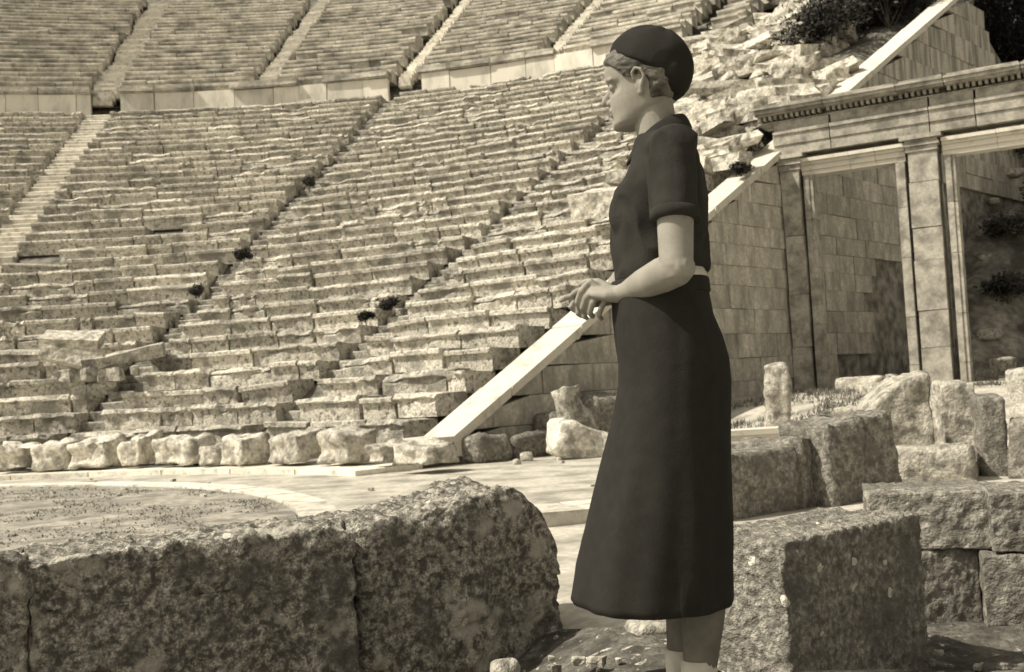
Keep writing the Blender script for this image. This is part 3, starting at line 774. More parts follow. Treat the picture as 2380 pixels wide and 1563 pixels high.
# ------------------------------------------------------------------ rubble beside the upper rows
def slope_z(p):
    r = math.hypot(p.x - CX, p.y - CY); return in_cavea_z(r) + .35
RUB = [stone_mesh('fallen_block', (1, 1, 1), (3, 2, 2), .02, .22, 1.1, s, 2) for s in range(20)]
for m_ in RUB: m_.materials.append(M_rubble)
cnt = 0
for k in range(1500):
    r = rg.uniform(22, 55); th = R(rg.uniform(30, 45.2)); p = pol(r, th)
    if wall_side(p, -.9) > 0: continue
    i = (r - R0) / DEP; lim = R(41 - (max(i, 15) - 15) * .55) - R(1.5)
    if r < 38 and th < lim: continue
    if r > 39 and th < R(28.5 + rg.uniform(0, 6)): continue
    Lw = (p.x - P0.x) * WD.x + (p.y - P0.y) * WD.y
    if Lw > 16.5 and wall_side(p, -2.4 - .20 * (Lw - 16)) > 0: continue
    if cnt > 290: break
    L = rg.uniform(.7, 2.0); o = link('fallen_block', RUB[rg.randrange(20)], None); cnt += 1
    o.scale = (L, rg.uniform(.4, .9), rg.uniform(.16, .42)); o.location = (p.x, p.y, slope_z(p) + rg.uniform(-.25, .15))
    o.rotation_euler = (R(rg.gauss(4, 12)), R(rg.gauss(0, 10)), -th + R(rg.gauss(0, 22)))
    zn = ('low in the rubble, beside the coping just behind the blouse', 'in the middle of the rubble slope, level with the beret', 'high in the rubble, below the dark thicket', 'at the top of the rubble, beside the broken upper rows')[0 if r < 27 else 1 if r < 33 else 2 if r < 40 else 3]
    tag(o, ('long' if L > 1.35 else 'short') + ' tumbled limestone block ' + zn, 'stone block', 'tumbled blocks ' + zn)
for px, py, r, s, lab, rot in ((1960, 60, 36, (3.2, 1.2, .9), 'large pale tilted slab at the top of the rubble slope', (12, -20, 20)), (1900, 60, 38, (2.6, 1.2, .7), 'long flat slab crowning the rubble beside the dark bushes', (5, 8, -10)),
                       (1930, 130, 34, (2.0, 1.0, .8), 'big pale angular slab on the rubble below the bushes', (10, 35, 30)), (1440, 460, 20.5, (1.9, 1.0, .55), 'bright tilted block in the lower rows just left of the blouse', (14, 3, -38)),
                       (170, 790, 16.2, (1.25, .7, .32), 'pale displaced block lying tilted on the rows at the left', (20, 4, 8)), (165, 828, 15.6, (1.3, .6, .34), 'second displaced block below the tilted one at the left', (-8, 14, 10)),
                       (290, 828, 15.8, (1.7, .5, .28), 'long displaced block slanting across the rows at the left', (6, -9, 12))):
    x, zz = ray(px, py); a = x * x + 1; b_ = -2 * (x * CX + CY); c_ = CX ** 2 + CY ** 2 - r * r; t = (-b_ + math.sqrt(b_ * b_ - 4 * a * c_)) / 2 / a
    p = Vector((x * t, t, CAM['h'] + zz * t))
    o = stone('displaced_block', p - Vector((0, 0, s[2] * .6)), s, R(rot[2]), M_rubble, lab, 'stone block', n=(7, 4, 3), rnd=.015, rough=.07, seed=int(px), tilt=rot[:2], scale=1.4, smooth=False)
for k, (px, py, s) in enumerate([(150, 872, .3), (205, 868, .26), (240, 870, .34), (268, 868, .3), (250, 885, .2), (310, 862, .2)]):
    x, zz = ray(px, py); r = 14.75; a = x * x + 1; b_ = -2 * (x * CX + CY); c_ = CX ** 2 + CY ** 2 - r * r; t = (-b_ + math.sqrt(b_ * b_ - 4 * a * c_)) / 2 / a
    stone('small_stone', (x * t, t, CAM['h'] + zz * t - s / 2), (s, s * .8, s * .9), k, M_pale, 'small pale stone lying under the displaced blocks at the left', 'stone', 'small stones under the displaced blocks', n=(3, 3, 3), rnd=.03, rough=.09, seed=k, fine=0, smooth=False)

# ------------------------------------------------------------------ shrubs
def leaves(n, rx, ry, rz, s, seed, clump=7):
    rq = random.Random(seed); V, F = [], []; cs = []
    for _ in range(clump):
        a = rq.uniform(0, 6.28); e = rq.uniform(-.2, 1.3); q = rq.uniform(.3, .8)
        cs.append(Vector((math.cos(a) * math.cos(e) * rx * q, math.sin(a) * math.cos(e) * ry * q, math.sin(e) * rz * q)))
    for _ in range(n):
        c = rq.choice(cs); p = c + Vector((rq.gauss(0, rx * .24), rq.gauss(0, ry * .24), rq.gauss(0, rz * .22)))
        u = Vector((rq.gauss(0, 1), rq.gauss(0, 1), rq.gauss(0, 1))).normalized(); w_ = u.orthogonal().normalized(); ss = s * rq.uniform(.6, 1.4)
        b = len(V); V += [p - u * ss, p + w_ * ss * .45, p + u * ss, p - w_ * ss * .45]; F.append((b, b + 1, b + 2, b + 3))
    return pydata('foliage', V, F)
def shrub(loc, size, label, n=900, s=.07, seed=0, group=None):
    root = tag(empty('shrub', loc), label, 'shrub', group)
    o = link('foliage', leaves(n, size, size, size * .8, s, seed), M_leaf, root); o.location.z = size * .35
    V, F = [], []
    rq = random.Random(seed)
    for _ in range(5):
        a = rq.uniform(0, 6.28); b = Vector((math.cos(a) * size * .5, math.sin(a) * size * .5, size * .8)); w_ = size * .025
        c = len(V); V += [Vector((w_, 0, -.1)), Vector((-w_, w_, -.1)), Vector((-w_, -w_, -.1)), b]; F += [(c, c + 1, c + 3), (c + 1, c + 2, c + 3), (c + 2, c, c + 3)]
    link('stems', pydata('stems', V, F), M_twig, root); return root
def at_r(px, py, r):
    x, zz = ray(px, py); a = x * x + 1; b_ = -2 * (x * CX + CY); c_ = CX ** 2 + CY ** 2 - r * r; t = (-b_ + math.sqrt(b_ * b_ - 4 * a * c_)) / 2 / a
    return Vector((x * t, t, CAM['h'] + zz * t))
for k, (px, py, r, s, lab) in enumerate([(718, 418, 24.5, .42, 'small dark bush on the middle stairway half way up'), (455, 668, 17.9, .3, 'small dark bush in the middle stairway low down'), (905, 700, 18.2, .36, 'dark bush on the stairway before the coping, low down'),
        (1345, 650, 18.8, .45, 'dark bush on the rows just left of the hands'), (1310, 700, 18, .35, 'dark bush touching the coping below the hands'), (850, 730, 17.4, .25, 'tiny bush below the dark bush on the stairway'),
        (1740, 320, 24.5, .5, 'dark shrub between the rubble and the left end of the cornice'), (1780, 300, 26.2, .55, 'dark shrub right against the left end of the cornice'), (1720, 380, 22.8, .35, 'low dark shrub behind the shoulder beside the coping'),
        (1440, 445, 21.3, .45, 'dark tuft behind the bright tilted block'), (565, 585, 19.2, .3, 'dark tuft in the middle stairway')]):
    p = at_r(px, py, r); shrub(p - Vector((0, 0, s * .6)), s * .7, lab, 1300, .022 + s * .03, k, 'bushes growing on the seating')
k = 0
SH = ['bushy dark shrub in the thicket between rubble and upper coping'] 
for _ in range(48):
    L = rg.uniform(16.5, 33); off = -rg.uniform(1.3, 2.6 + .22 * (L - 16)); p = wall_pt(L, 0, off)
    r = math.hypot(p.x - CX, p.y - CY)
    if r < 33: continue
    p.z = in_cavea_z(r) - .1
    shrub(p, rg.uniform(.8, 1.5), 'dark bushy shrub in the thicket left of the upper coping', 1800, .085, 100 + k, 'thicket shrubs left of the upper coping'); k += 1
for _ in range(46):
    L = rg.uniform(19.5, 34); off = rg.uniform(-.5, 9); p = wall_pt(L, 0, off)
    top = 5.6 * sstep(15.5, 25, L) + .12 * max(0, L - 25)
    p.z = .3 + top * (1 - .5 * sstep(3, 30, off)) * sstep(1.5, -1.5, off - (L - 15.5) * .42) + .2 * max(0, L - 26)
    if L > 25.5: p.z += rg.uniform(0, 2)
    shrub(p, rg.uniform(.4, 1.0), 'dark shrub on the bank seen through and beyond the second doorway', 1100, .09, 200 + k, 'shrubs on the bank behind the gateway'); k += 1
for k, (px, py, Yd, s) in enumerate([(2350, 405, 31, .5), (2310, 470, 31, .3), (2345, 540, 31, .35), (2290, 600, 31, .25), (2300, 780, 29, .5)]):
    x, zz = ray(px, py); t = 27.
    while t < 60:
        q = Vector((x * t - P0.x, t - P0.y)); L_ = q.dot(WD); o_ = q.dot(WN)
        if CAM['h'] + zz * t < bank_z(L_, o_) or o_ < .1: break
        t += .1
    g = Vector((x * t, t, CAM['h'] + zz * t - s * .2)); stone('bank_stone', g, (s * 1.6, s, s * .6), k, M_pale, ['pale flat stone high on the bank in the second doorway', 'small pale stone on the bank in the second doorway', 'pale stone midway down the bank in the second doorway', 'smallest pale stone on the bank in the second doorway', 'squared pale stone at the foot of the bank in the second doorway'][k], seed=k, n=(5, 4, 4))

# ------------------------------------------------------------------ the woman
YF, PPM, AX0, LEAN = 1640., 948., 1622., 53.2
DIST = CAM['f'] / K / PPM
HEAD_A = 12
def P(xd, yd):
    z = (YF - yd) / PPM; return ((AX0 - LEAN * z) - xd) / PPM / math.cos(R(HEAD_A)), z
foot = at_y(AX0, YF, DIST)
woman = tag(empty('person', foot, 0), 'person in dark beret, short-sleeved blouse and long flared skirt, hands clasped in front', 'person')
woman.rotation_euler.z = math.pi - R(HEAD_A)          # local +x (forward) looks left and slightly away
slab = stone('paving_slab', (foot.x, foot.y - .02, -.05), (1.2, .62, foot.z + .05), 0, M_mid, 'grey slab under the feet of the person in the skirt', n=(12, 8, 5), rnd=.03, rough=.004, fine=.003, seed=3)
print('foot', foot)
def tube(path, rad, n=16, caps=True):
    """closed tube along path; rad = list of (ra, rb) or r"""
    P_ = [Vector(p) for p in path]; rr = [(r, r) if not isinstance(r, tuple) else r for r in rad]
    if caps:
        d0 = (P_[0] - P_[1]).normalized(); d1 = (P_[-1] - P_[-2]).normalized()
        a, b = rr[0], rr[-1]; ma, mb = min(a), min(b)
        P_ = [P_[0] + d0 * ma * .95, P_[0] + d0 * ma * .7] + P_ + [P_[-1] + d1 * mb * .7, P_[-1] + d1 * mb * .95]
        rr = [(a[0] * .3, a[1] * .3), (a[0] * .72, a[1] * .72)] + rr + [(b[0] * .72, b[1] * .72), (b[0] * .3, b[1] * .3)]
    V, F = [], []; u = None
    for i, p in enumerate(P_):
        t = (P_[min(i + 1, len(P_) - 1)] - P_[max(i - 1, 0)]).normalized()
        if u is None:
            u = Vector((1, 0, 0)) - t * t.x
            if u.length < .2: u = Vector((0, 1, 0)) - t * t.y
        else: u = u - t * u.dot(t)
        u.normalize(); w_ = t.cross(u)
        for k in range(n): a = 2 * math.pi * k / n; V.append(p + u * math.cos(a) * rr[i][0] + w_ * math.sin(a) * rr[i][1])
    m = len(P_)
    for i in range(m - 1):
        for k in range(n): a = i * n + k; b = i * n + (k + 1) % n; F.append((a, b, b + n, a + n))
    F.append(tuple(range(n))[::-1]); F.append(tuple((m - 1) * n + k for k in range(n)))
    return V, F
def ell(c, r, n=16, m=10, M=None):
    V, F = [], []; c = Vector(c)
    V.append(Vector((0, 0, r[2])))
    for i in range(1, m):
        a = math.pi * i / m
        for k in range(n): b = 2 * math.pi * k / n; V.append(Vector((math.sin(a) * math.cos(b) * r[0], math.sin(a) * math.sin(b) * r[1], math.cos(a) * r[2])))
    V.append(Vector((0, 0, -r[2])))
    for k in range(n):
        F.append((0, 1 + k, 1 + (k + 1) % n)); F.append((len(V) - 1, 1 + (m - 2) * n + (k + 1) % n, 1 + (m - 2) * n + k))
    for i in range(m - 2):
        for k in range(n): a = 1 + i * n + k; b = 1 + i * n + (k + 1) % n; F.append((a, a + n, b + n, b))
    if M: V = [M @ v for v in V]
    return [v + c for v in V], F
def rings(rs, n=40, cap=True):
    """rs: list of lists of points"""
    V, F = [], []
    for r in rs: V += r
    for i in range(len(rs) - 1):
        for k in range(n): a = i * n + k; b = i * n + (k + 1) % n; F.append((a, b, b + n, a + n))
    if cap: F.append(tuple(range(n))[::-1]); F.append(tuple((len(rs) - 1) * n + k for k in range(n)))
    return V, F
def wrinkle(o, amp, f1, stretch, seed):
    me = o.data; off = Vector((seed * 7.1, 3.3, seed * 1.7))
    ns = [v.normal.copy() for v in me.vertices]
    for v, n_ in zip(me.vertices, ns):
        q = Vector((v.co.x * stretch[0], v.co.y * stretch[1], v.co.z * stretch[2])) + off
        a = 1 - abs(noise.noise(q * f1)) * 2.2; b_ = noise.noise(q * f1 * 2.3 + off)
        v.co += n_ * (amp * (max(0, a) ** 2 - .35) + amp * .5 * b_)
def union(name, parts, voxel, mat, parent, smooth=4, fac=.5):
    V, F = [], []
    for v, f in parts: b = len(V); V += list(v); F += [tuple(i + b for i in q) for q in f]
    me = pydata(name + '_raw', V, F); bmx = bmesh.new(); bmx.from_mesh(me); bmesh.ops.recalc_face_normals(bmx, faces=bmx.faces[:]); bmx.to_mesh(me); bmx.free()
    o = bpy.data.objects.new('tmp', me); COL.objects.link(o)
    rm = o.modifiers.new('r', 'REMESH'); rm.mode = 'VOXEL'; rm.voxel_size = voxel
    if smooth: s_ = o.modifiers.new('s', 'SMOOTH'); s_.iterations = smooth; s_.factor = fac
    dg = bpy.context.evaluated_depsgraph_get(); me2 = bpy.data.meshes.new_from_object(o.evaluated_get(dg)); bpy.data.objects.remove(o)
    me2.name = name; me2.materials.clear(); return link(name, me2, mat, parent, True)

# --- head in its own frame (origin at the ear, +x forward), then tilted and turned
HM = Matrix.Translation(Vector((P(1485, 197)[0] - .026, 0, P(1485, 197)[1]))) @ Matrix.Rotation(R(-9), 4, 'Z') @ Matrix.Rotation(R(5), 4, 'Y')
hz = [(-.118, .070, .035, .022), (-.112, .084, .02, .036), (-.100, .092, .0, .047), (-.086, .089, -.02, .053), (-.072, .089, -.05, .058), (-.056, .091, -.066, .062), (-.040, .091, -.078, .066), (-.024, .090, -.086, .069),
      (-.008, .087, -.092, .071), (.006, .086, -.096, .073), (.018, .092, -.099, .074), (.030, .096, -.101, .075), (.048, .096, -.102, .076), (.066, .090, -.100, .074), (.084, .078, -.093, .068), (.100, .058, -.078, .055), (.112, .032, -.055, .038), (.118, .010, -.03, .018)]
hz = [(z_ * .87 if z_ < 0 else z_, a, b, c) for z_, a, b, c in hz]
rs = []
for z_, xf, xb, w_ in hz:
    ring = []; xc = (xf * .38 + xb * .62) if z_ > -.09 else (xf + xb) / 2
    for k in range(40):
        a = 2 * math.pi * k / 40; ca, sa = math.cos(a), math.sin(a); ex = .85
        cx_ = math.copysign(abs(ca) ** ex, ca); sy = math.copysign(abs(sa) ** ex, sa)
        x = xc + (xf - xc) * cx_ if ca > 0 else xc + (xc - xb) * cx_
        y = w_ * sy
        if -.012 < z_ < .016 and ca > .5 and .25 < abs(sa) < .75: x -= .009      # eye sockets
        ring.append(HM @ Vector((x, y, z_)))
    rs.append(ring)
skin = [rings(rs, 40)]
def hp(*v): return HM @ Vector(v)
skin.append(tube([hp(.083, 0, .012), hp(.094, 0, -.002), hp(.104, 0, -.014), hp(.109, 0, -.021)], [.007, .008, .010, .009], 12))      # nose
skin.append(tube([hp(.092, -.011, -.026), hp(.096, .0, -.027), hp(.092, .011, -.026)], [.007, .008, .007], 10))
skin.append(tube([hp(.088, -.02, -.048), hp(.094, -.007, -.0445), hp(.094, .007, -.0445), hp(.088, .02, -.048)], [.004, .0055, .0055, .004], 10))   # lips
skin.append(tube([hp(.086, -.018, -.054), hp(.092, 0, -.0555), hp(.086, .018, -.054)], [.004, .0062, .004], 10))
skin.append(ell(hp(.082, 0, -.086), (.014, .02, .014)))                                                    # chin
for s_ in (-1, 1):
    skin.append(tube([hp(.082, s_ * .012, .022), hp(.084, s_ * .032, .026), hp(.072, s_ * .05, .020)], [.006, .0065, .005], 8))           # brow ridge
    skin.append(ell(hp(.073, s_ * .031, .004), (.012, .012, .010)))                                      # eyelid
    ear = [hp(-.004, s_ * .070, -0.033), hp(-.008, s_ * .076, -0.019), hp(-.019, s_ * .085, -0.001), hp(-.015, s_ * .088, 0.017), hp(.000, s_ * .086, 0.024), hp(.010, s_ * .080, 0.015), hp(.009, s_ * .075, -0.001)]
    skin.append(tube(ear, [.006, .0055, .005, .005, .005, .005, .004], 8))
    skin.append(ell(hp(-.004, s_ * .071, -0.009), (.011, .006, .022)))
    skin.append(ell(hp(-.003, s_ * .072, -0.033), (.007, .005, .008)))
# neck, torso, legs
nb, nz0 = P(1545, 345)
skin.append(tube([(nb - .01, 0, nz0 - .06), (nb, 0, nz0), (P(1533, 290)[0], 0, P(1533, 290)[1]), (P(1525, 240)[0], 0, P(1525, 240)[1]), (P(1528, 200)[0], 0, P(1528, 200)[1])], [(.062, .07), (.053, .056), (.051, .053), (.052, .053), (.05, .05)], 24))
skin.append(tube([(.0, 0, .86), (.01, 0, 1.0), (.015, 0, 1.12), (.01, 0, 1.25), (.0, 0, 1.32)], [(.095, .14), (.085, .115), (.085, .125), (.085, .14), (.06, .12)], 24))
for s_ in (-1, 1):
    fx = .035 if s_ < 0 else -.012
    skin.append(tube([(.0, s_ * .08, .88), (fx + .005, s_ * .07, .5), (fx, s_ * .062, .45)], [(.075, .07), (.05, .05), (.047, .047)], 16))
    skin.append(tube([(fx, s_ * .062, .46), (fx - .025, s_ * .06, .33), (fx - .012, s_ * .058, .2), (fx, s_ * .058, .08)], [(.047, .047), (.054, .05), (.042, .038), (.033, .031)], 16))
# arms
wx, wz_ = P(1447, 690); sh = {1: Vector((-.035, .165, 1.325)), -1: Vector((-.01, -.165, 1.325))}
ex_, ez_ = P(1548, 655)
el = {1: Vector((ex_ - .048, .225, ez_)), -1: Vector((.105, -.20, 1.085))}
wr = {1: Vector((wx - .018, .085, wz_)), -1: Vector((P(1430, 690)[0] + .01, -.045, wz_ + .004))}
for s_ in (-1, 1):
    a, b, c = sh[s_], el[s_], wr[s_]
    skin.append(tube([a, a.lerp(b, .35), a.lerp(b, .7), b], [.047, .045, .041, .038], 30))
    skin.append(tube([b + Vector((-.004, 0, 0)), b.lerp(c, .25), b.lerp(c, .6), b.lerp(c, .88), c], [.039, .041, .035, (.027, .025), (.027, .023)], 30))
# left hand (near): palm then four fingers folded down over the other hand, thumb along the top
def V3(px, py, y): x, z = P(px, py); return Vector((x - y * math.tan(R(HEAD_A)), y, z))
skin.append(tube([wr[1], V3(1425, 688, .078), V3(1404, 682, .062), V3(1392, 678, .055)], [(.026, .024), (.034, .020), (.038, .017), (.034, .013)], 16))
fing = [((1376, 655), (1356, 676), (1348, 700), (1354, 712)), ((1388, 664), (1368, 690), (1360, 714), (1368, 724)), ((1402, 678), (1382, 704), (1376, 726), (1384, 734)), ((1418, 692), (1402, 716), (1397, 734), (1404, 742))]
for k, f in enumerate(fing):
    a = [V3(*f[0], .058), V3(*f[1], .066), V3(*f[2], .050), V3(*f[3], .030)]
    base = V3(1408 + k * 3, 682 + k * 3, .06)
    r_ = (.0093, .0095, .0092, .0078)[k]
    skin.append(tube([base, a[0], a[0].lerp(a[1], .5), a[1], a[2], a[3]], [r_ * 1.05, r_ * 1.08, r_ * .98, r_, r_ * .88, r_ * .8], 10))
skin.append(tube([V3(1420, 672, .055), V3(1396, 656, .04), V3(1374, 652, .02), V3(1358, 655, .005)], [.012, .011, .0095, .008], 10))
# right hand (far): palm under the left, fingers and thumb reaching forward
skin.append(tube([wr[-1], V3(1405, 692, -.025), V3(1382, 697, -.005), V3(1366, 697, .004)], [(.026, .022), (.032, .018), (.034, .015), (.028, .012)], 16))
for k, f in enumerate([((1362, 684), (1336, 683), (1318, 686), (1312, 690)), ((1362, 694), (1340, 697), (1334, 708), (1342, 716)), ((1366, 704), (1350, 712), (1350, 724), (1358, 730)), ((1374, 712), (1362, 724), (1364, 733), (1372, 737))]):
    a = [V3(*f[0], .012), V3(*f[1], .022), V3(*f[2], .026), V3(*f[3], .018)]
    r_ = (.0088, .0088, .0084, .0072)[k]
    skin.append(tube([V3(1384, 695, .0)] + a, [r_, r_ * 1.05, r_, r_ * .92, r_ * .82], 10))
skin.append(tube([V3(1392, 680, .0), V3(1370, 672, .02), V3(1352, 672, .03), V3(1340, 678, .034)], [.012, .011, .0095, .008], 10))
body = union('body', skin, .0030, M_skin, woman, 3, .45)
# hair: waves over the temple and a roll at the nape
hair = []; hr = []
for i in range(24):
    z_ = -.050 + i * .0074
    j = max(q for q in range(len(hz)) if hz[q][0] <= z_); j = min(j, len(hz) - 2); t = (z_ - hz[j][0]) / (hz[j + 1][0] - hz[j][0])
    _, xf, xb, w_ = [hz[j][q] + (hz[j + 1][q] - hz[j][q]) * t for q in range(4)]
    lim = -.026 if z_ < -.006 else (-.026 + (.036 + .026) * sstep(-.006, .018, z_) + .052 * sstep(.030, .070, z_))
    ring = []; xc = xf * .38 + xb * .62
    for k in range(40):
        a = 2 * math.pi * k / 40; ca, sa = math.cos(a), math.sin(a); ex = .85
        cx_ = math.copysign(abs(ca) ** ex, ca); sy = math.copysign(abs(sa) ** ex, sa)
        x = xc + (xf - xc) * cx_ if ca > 0 else xc + (xc - xb) * cx_
        ear_near = math.exp(-((x + .004) / .020) ** 2 - ((z_ + .009) / .028) ** 2)
        o_ = (.010 + .0016 * math.sin(z_ * 260 + x * 110) - .013 * ear_near)
        if z_ < -.03: o_ -= .006 * (-.03 - z_) / .02
        x2 = x + o_ * cx_; y2 = w_ * sy + o_ * sy
        if x2 > lim: y2 *= 1 - min(.12, (x2 - lim) * 3); x2 = lim + (x2 - lim) * .12
        ring.append(HM @ Vector((x2, y2, z_)))
    hr.append(ring)
hair.append(rings(hr, 40))
for s_ in (-1, 1):
    hair.append(tube([hp(.076, s_ * .030, .088), hp(.070, s_ * .052, .066), hp(.048, s_ * .068, .044), hp(.030, s_ * .075, .028), hp(.020, s_ * .075, .010)], [.005, .008, .008, .007, .004], 10))
    hair.append(tube([hp(.060, s_ * .056, .076), hp(.040, s_ * .070, .058), hp(.014, s_ * .077, .046), hp(-.018, s_ * .080, .040)], [.005, .008, .008, .006], 10))
o = union('hair', hair, .0035, M_hair, woman, 2); wrinkle(o, .0018, 30, (.5, .5, 1.6), 5)
# beret: soft cap from forehead to nape
ber = []
bm_c = Vector((P(1527, 150)[0], 0, P(1527, 150)[1]))
Mb = Matrix.Rotation(R(32), 3, 'Y')
v, f = ell((0, 0, 0), (.110, .094, .094), 48, 32)
out_v = []
for p in v:
    q = p.copy()
    if q.z < -.012: q.z = -.012 + (q.z + .012) * .22; q.x *= .95; q.y *= .95
    # soft creases of the crown
    a = math.atan2(q.y, q.x); q *= 1 + .022 * math.sin(a * 5 + 1) * max(0, q.z / .08) + .012 * noise.noise(q * 30)
    out_v.append(q)
Bm = Matrix.Translation(HM @ Vector((-.022, 0, .047))) @ Matrix.Rotation(R(-9), 4, 'Z') @ Matrix.Rotation(R(-27), 4, 'Y')
ber.append(([Bm @ q for q in out_v], f))
ber.append(ell(hp(-.068, 0, .012), (.054, .076, .064)))
o = union('beret', ber, .0035, M_hat, woman, 5); wrinkle(o, .0016, 14, (1, 1, 1), 4)
# blouse
def sec(z_, xf, xb, hw, n=48, ex=.9, fold=0, seed=0):
    xc = (xf + xb) / 2; hx = (xf - xb) / 2; r = []
    for k in range(n):
        a = 2 * math.pi * k / n; ca, sa = math.cos(a), math.sin(a)
        q = 1 + fold * noise.noise(Vector((ca * 2, sa * 2, z_ * 5 + seed)))
        r.append(Vector((xc + math.copysign(abs(ca) ** ex, ca) * hx * q, math.copysign(abs(sa) ** ex, sa) * hw * q, z_)))
    return r
tor = []
TORSO = 1
for yd, xf, xb, hw in ((661, 1440, 1650, .150), (630, 1438, 1650, .148), (600, 1436, 1650, .147), (560, 1436, 1650, .15), (520, 1437, 1649, .158), (490, 1442, 1648, .165), (450, 1446, 1646, .172), (410, 1464, 1640, .176), (375, 1478, 1630, .17), (352, 1486, 1618, .145), (336, 1490, 1606, .10), (322, 1496, 1598, .072)):
    a, z_ = P(xf, yd); b, _ = P(xb, yd); tor.append(sec(z_, a, b, hw, fold=.05, seed=1))
for p_ in tor[0]: p_.z += .022 * sstep(.02, -.11, p_.x)
bl = [rings(tor, 48)]
for s_ in (-1, 1):
    a, b = sh[s_], el[s_]; e_ = a.lerp(b, .60 if s_ > 0 else .5)
    bl.append(tube([Vector((0.01, s_ * .10, 1.325)), a + Vector((0, 0, .008)), a.lerp(b, .3), e_], [(.052, .052), (.056, .056), (.055, .055), (.054, .054)], 20, False))
    bl.append(ell(a + Vector((0, 0, .0)), (.057, .054, .058)))
bx, bz = P(1462, 512); bl.append(ell((bx - .012, .065, bz), (.044, .055, .06))); bl.append(ell((bx, -.065, bz), (.036, .055, .055)))
o = union('blouse', bl, .005, M_knit, woman, 6); wrinkle(o, .009, 8, (1, 1, .8), 1)
for s_ in (-1, 1):
    a, b = sh[s_], el[s_]; e_ = a.lerp(b, .60 if s_ > 0 else .5); d_ = (b - a).normalized()
    v, f = tube([e_ - d_ * .022, e_ - d_ * .010, e_ + d_ * .004], [.0565, .0575, .0565], 28, False); link('sleeve_cuff', pydata('sleeve_cuff', v, f), M_knit, woman, True)
# collar
cl = []
c1 = [V3(1481, 352, .0), V3(1486, 340, .038), V3(1515, 312, .064), V3(1556, 290, .062), V3(1592, 282, .03), V3(1600, 281, 0), V3(1592, 282, -.03), V3(1556, 290, -.062), V3(1515, 312, -.064), V3(1486, 340, -.038), V3(1481, 352, .0)]
V, F = [], []
cen = V3(1540, 320, 0)
for p in c1:
    o_ = Vector((p.x - cen.x, p.y, 0)).normalized()
    V += [p - o_ * .004 + Vector((0, 0, .006)), p + o_ * .004 + Vector((0, 0, .006)), p + o_ * .024 + Vector((0, 0, -.034)), p + o_ * .012 + Vector((0, 0, -.037))]
for i in range(len(c1) - 1):
    for j in range(4): a = i * 4 + j; b = i * 4 + (j + 1) % 4; F.append((a, b, b + 4, a + 4))
bmx = bmesh.new(); bmx.from_mesh(pydata('c', V, F)); me = from_bm(bmx, 'collar'); o = link('collar', me, M_knit, woman, True)
sb = o.modifiers.new('s', 'SUBSURF'); sb.levels = 2; sb.render_levels = 2
# pale undershirt showing between blouse and skirt
us = []
for yd, xf, xb in ((640, 1450, 1647), (675, 1450, 1649)):
    a, z_ = P(xf, yd); b, _ = P(xb, yd); us.append(sec(z_, a, b, .143))
V, F = rings(us, 48); link('undershirt', pydata('undershirt', V, F), M_sock, woman, True)
# skirt with soft flare folds
sk = []; NS = 96
prof = [(664, 1432, 1650, .150), (690, 1432, 1652, .155), (740, 1434, 1662, .168), (800, 1440, 1682, .18), (850, 1447, 1695, .187), (900, 1446, 1700, .19), (960, 1436, 1699, .195), (1030, 1418, 1698, .205), (1100, 1400, 1698, .215), (1180, 1380, 1700, .228), (1260, 1360, 1702, .24), (1330, 1346, 1700, .25), (1392, 1338, 1702, .258)]
dense = []
for (y0, a0, b0, w0), (y1, a1, b1, w1) in zip(prof, prof[1:]):
    for q in range(4): t = q / 4; dense.append((y0 + (y1 - y0) * t, a0 + (a1 - a0) * t, b0 + (b1 - b0) * t, w0 + (w1 - w0) * t))
dense.append(prof[-1])
for i, (yd, xf, xb, hw) in enumerate(dense):
    a, z_ = P(xf, yd); b, _ = P(xb, yd); xc = (a + b) / 2; hx = (a - b) / 2; fl = sstep(.35, 1, i / len(dense)); ring = []
    for k in range(NS):
        t = 2 * math.pi * k / NS; ca, sa = math.cos(t), math.sin(t)
        q = 1 + fl * (.025 * math.sin(t * 6 + .6) + .02 * math.sin(t * 11 + 2)) * (abs(sa) ** .5)
        dz = 0
        if i == len(dense) - 1 or fl > .0:                   # hem dips at the near side towards the middle
            dz = .010 * fl ** 3 * ca
        ring.append(Vector((xc + hx * ca * q, hw * sa * q, z_ + dz)))
    sk.append(ring)
inner = [[Vector((p.x * .985 + .0, p.y * .985, p.z)) for p in r] for r in (sk[-1], sk[-6], sk[-14])]
V, F = rings(sk + inner, NS, False); F.append(tuple(range(NS))[::-1])
o = link('skirt', pydata('skirt', V, F), M_wool, woman, True); wrinkle(o, .004, 6, (1.2, 1.2, .25), 2)
wb = []
for yd, xf, xb in ((659, 1431, 1651), (664, 1429, 1653), (690, 1429, 1656), (694, 1431, 1654)):
    a, z_ = P(xf, yd); b, _ = P(xb, yd); wb.append(sec(z_, a, b, .153 if yd in (659, 694) else .156, ex=1))
V, F = rings(wb, 48); link('waistband', pydata('waistband', V, F), M_wool, woman, True)
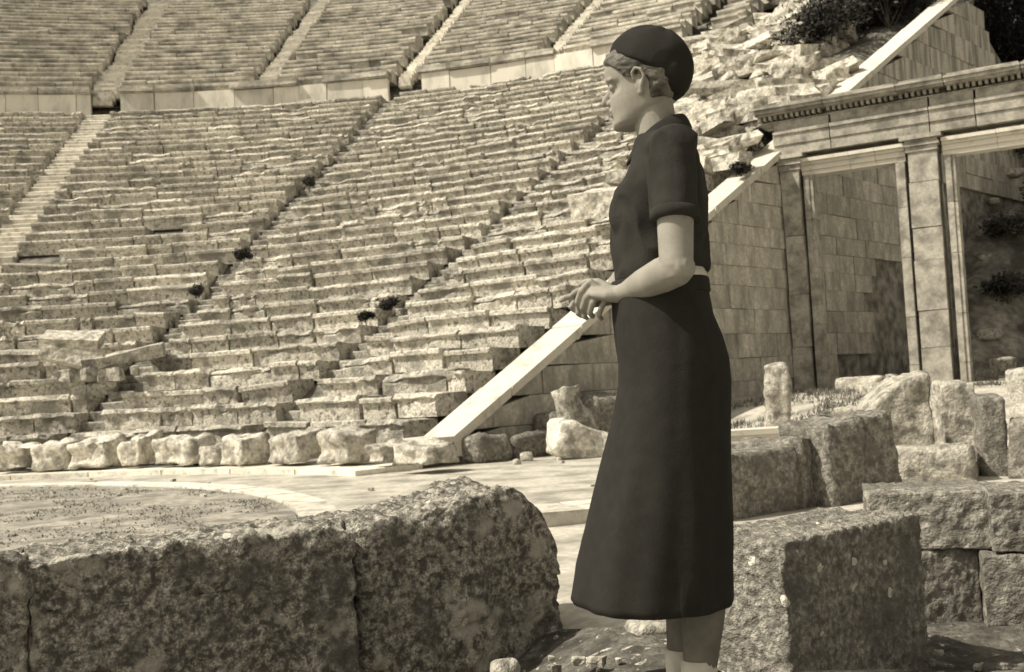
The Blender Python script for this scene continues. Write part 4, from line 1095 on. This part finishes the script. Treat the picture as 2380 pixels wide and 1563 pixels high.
# stockings, socks and shoes
for s_ in (-1, 1):
    fx = .035 if s_ < 0 else -.012
    v, f = tube([(fx, s_ * .062, .46), (fx - .028, s_ * .06, .33), (fx - .014, s_ * .058, .2), (fx, s_ * .058, .09)], [(.052, .052), (.060, .056), (.048, .044), (.038, .036)], 20)
    link('stocking', pydata('stocking', v, f), M_strap, woman, True)
    v, f = tube([(fx, s_ * .058, .125), (fx, s_ * .06, .06), (fx, s_ * .06, .035)], [(.043, .041), (.042, .038), (.044, .038)], 16, False)
    link('sock', pydata('sock', v, f), M_sock, woman, True)
    v, f = tube([(-.05, s_ * .07, .035), (.0, s_ * .07, .045), (.06, s_ * .073, .038), (.12, s_ * .078, .026), (.155, s_ * .078, .02)], [(.03, .03), (.042, .036), (.034, .036), (.024, .038), (.016, .03)], 16)
    sh_ = link('shoe', pydata('shoe', v, f), M_shoe, woman, True)
    for v_ in sh_.data.vertices: v_.co.z = max(v_.co.z, .0)

# trees closing the view beyond the ruined wall end
def tree(loc, h, label, seed):
    root = tag(empty('tree', loc), label, 'tree', 'trees beyond the ruined wall end'); rq = random.Random(seed)
    pts = [Vector((rq.uniform(-.1, .1) * i, rq.uniform(-.1, .1) * i, h * .7 * i / 5)) for i in range(6)]
    v, f = tube(pts, [.2, .17, .14, .11, .08, .05], 8); link('trunk', pydata('trunk', v, f), M_twig, root)
    for q in range(5):
        b = pts[2 + q % 3]; a = rq.uniform(0, 6.28); e = b + Vector((math.cos(a) * h * .25, math.sin(a) * h * .25, h * .22))
        v, f = tube([b, b.lerp(e, .5) + Vector((0, 0, .15)), e], [.08, .06, .03], 6); link('limb', pydata('limb', v, f), M_twig, root)
    o = link('crown', leaves(9000, h * .36, h * .36, h * .42, .12, seed, 16), M_leaf, root); o.location.z = h * .55
TLAB = ['dark tree filling the top right corner beyond the ruined wall end', 'dark tree just right of the ruined wall end above the cornice', 'lower dark tree at the right edge above the cornice', 'tall dark tree behind the ruined wall end']
for k, (px, py, Yd, h) in enumerate([(2360, 60, 52, 9), (2300, 150, 50, 8), (2390, 190, 48, 8), (2290, 20, 58, 10)]):
    g = at_y(px, py, Yd); tree(Vector((g.x, g.y, g.z - h * .62)), h, TLAB[k], 500 + k)
print('objects', len(bpy.data.objects), 'wall stones', nbl, 'rubble', cnt)
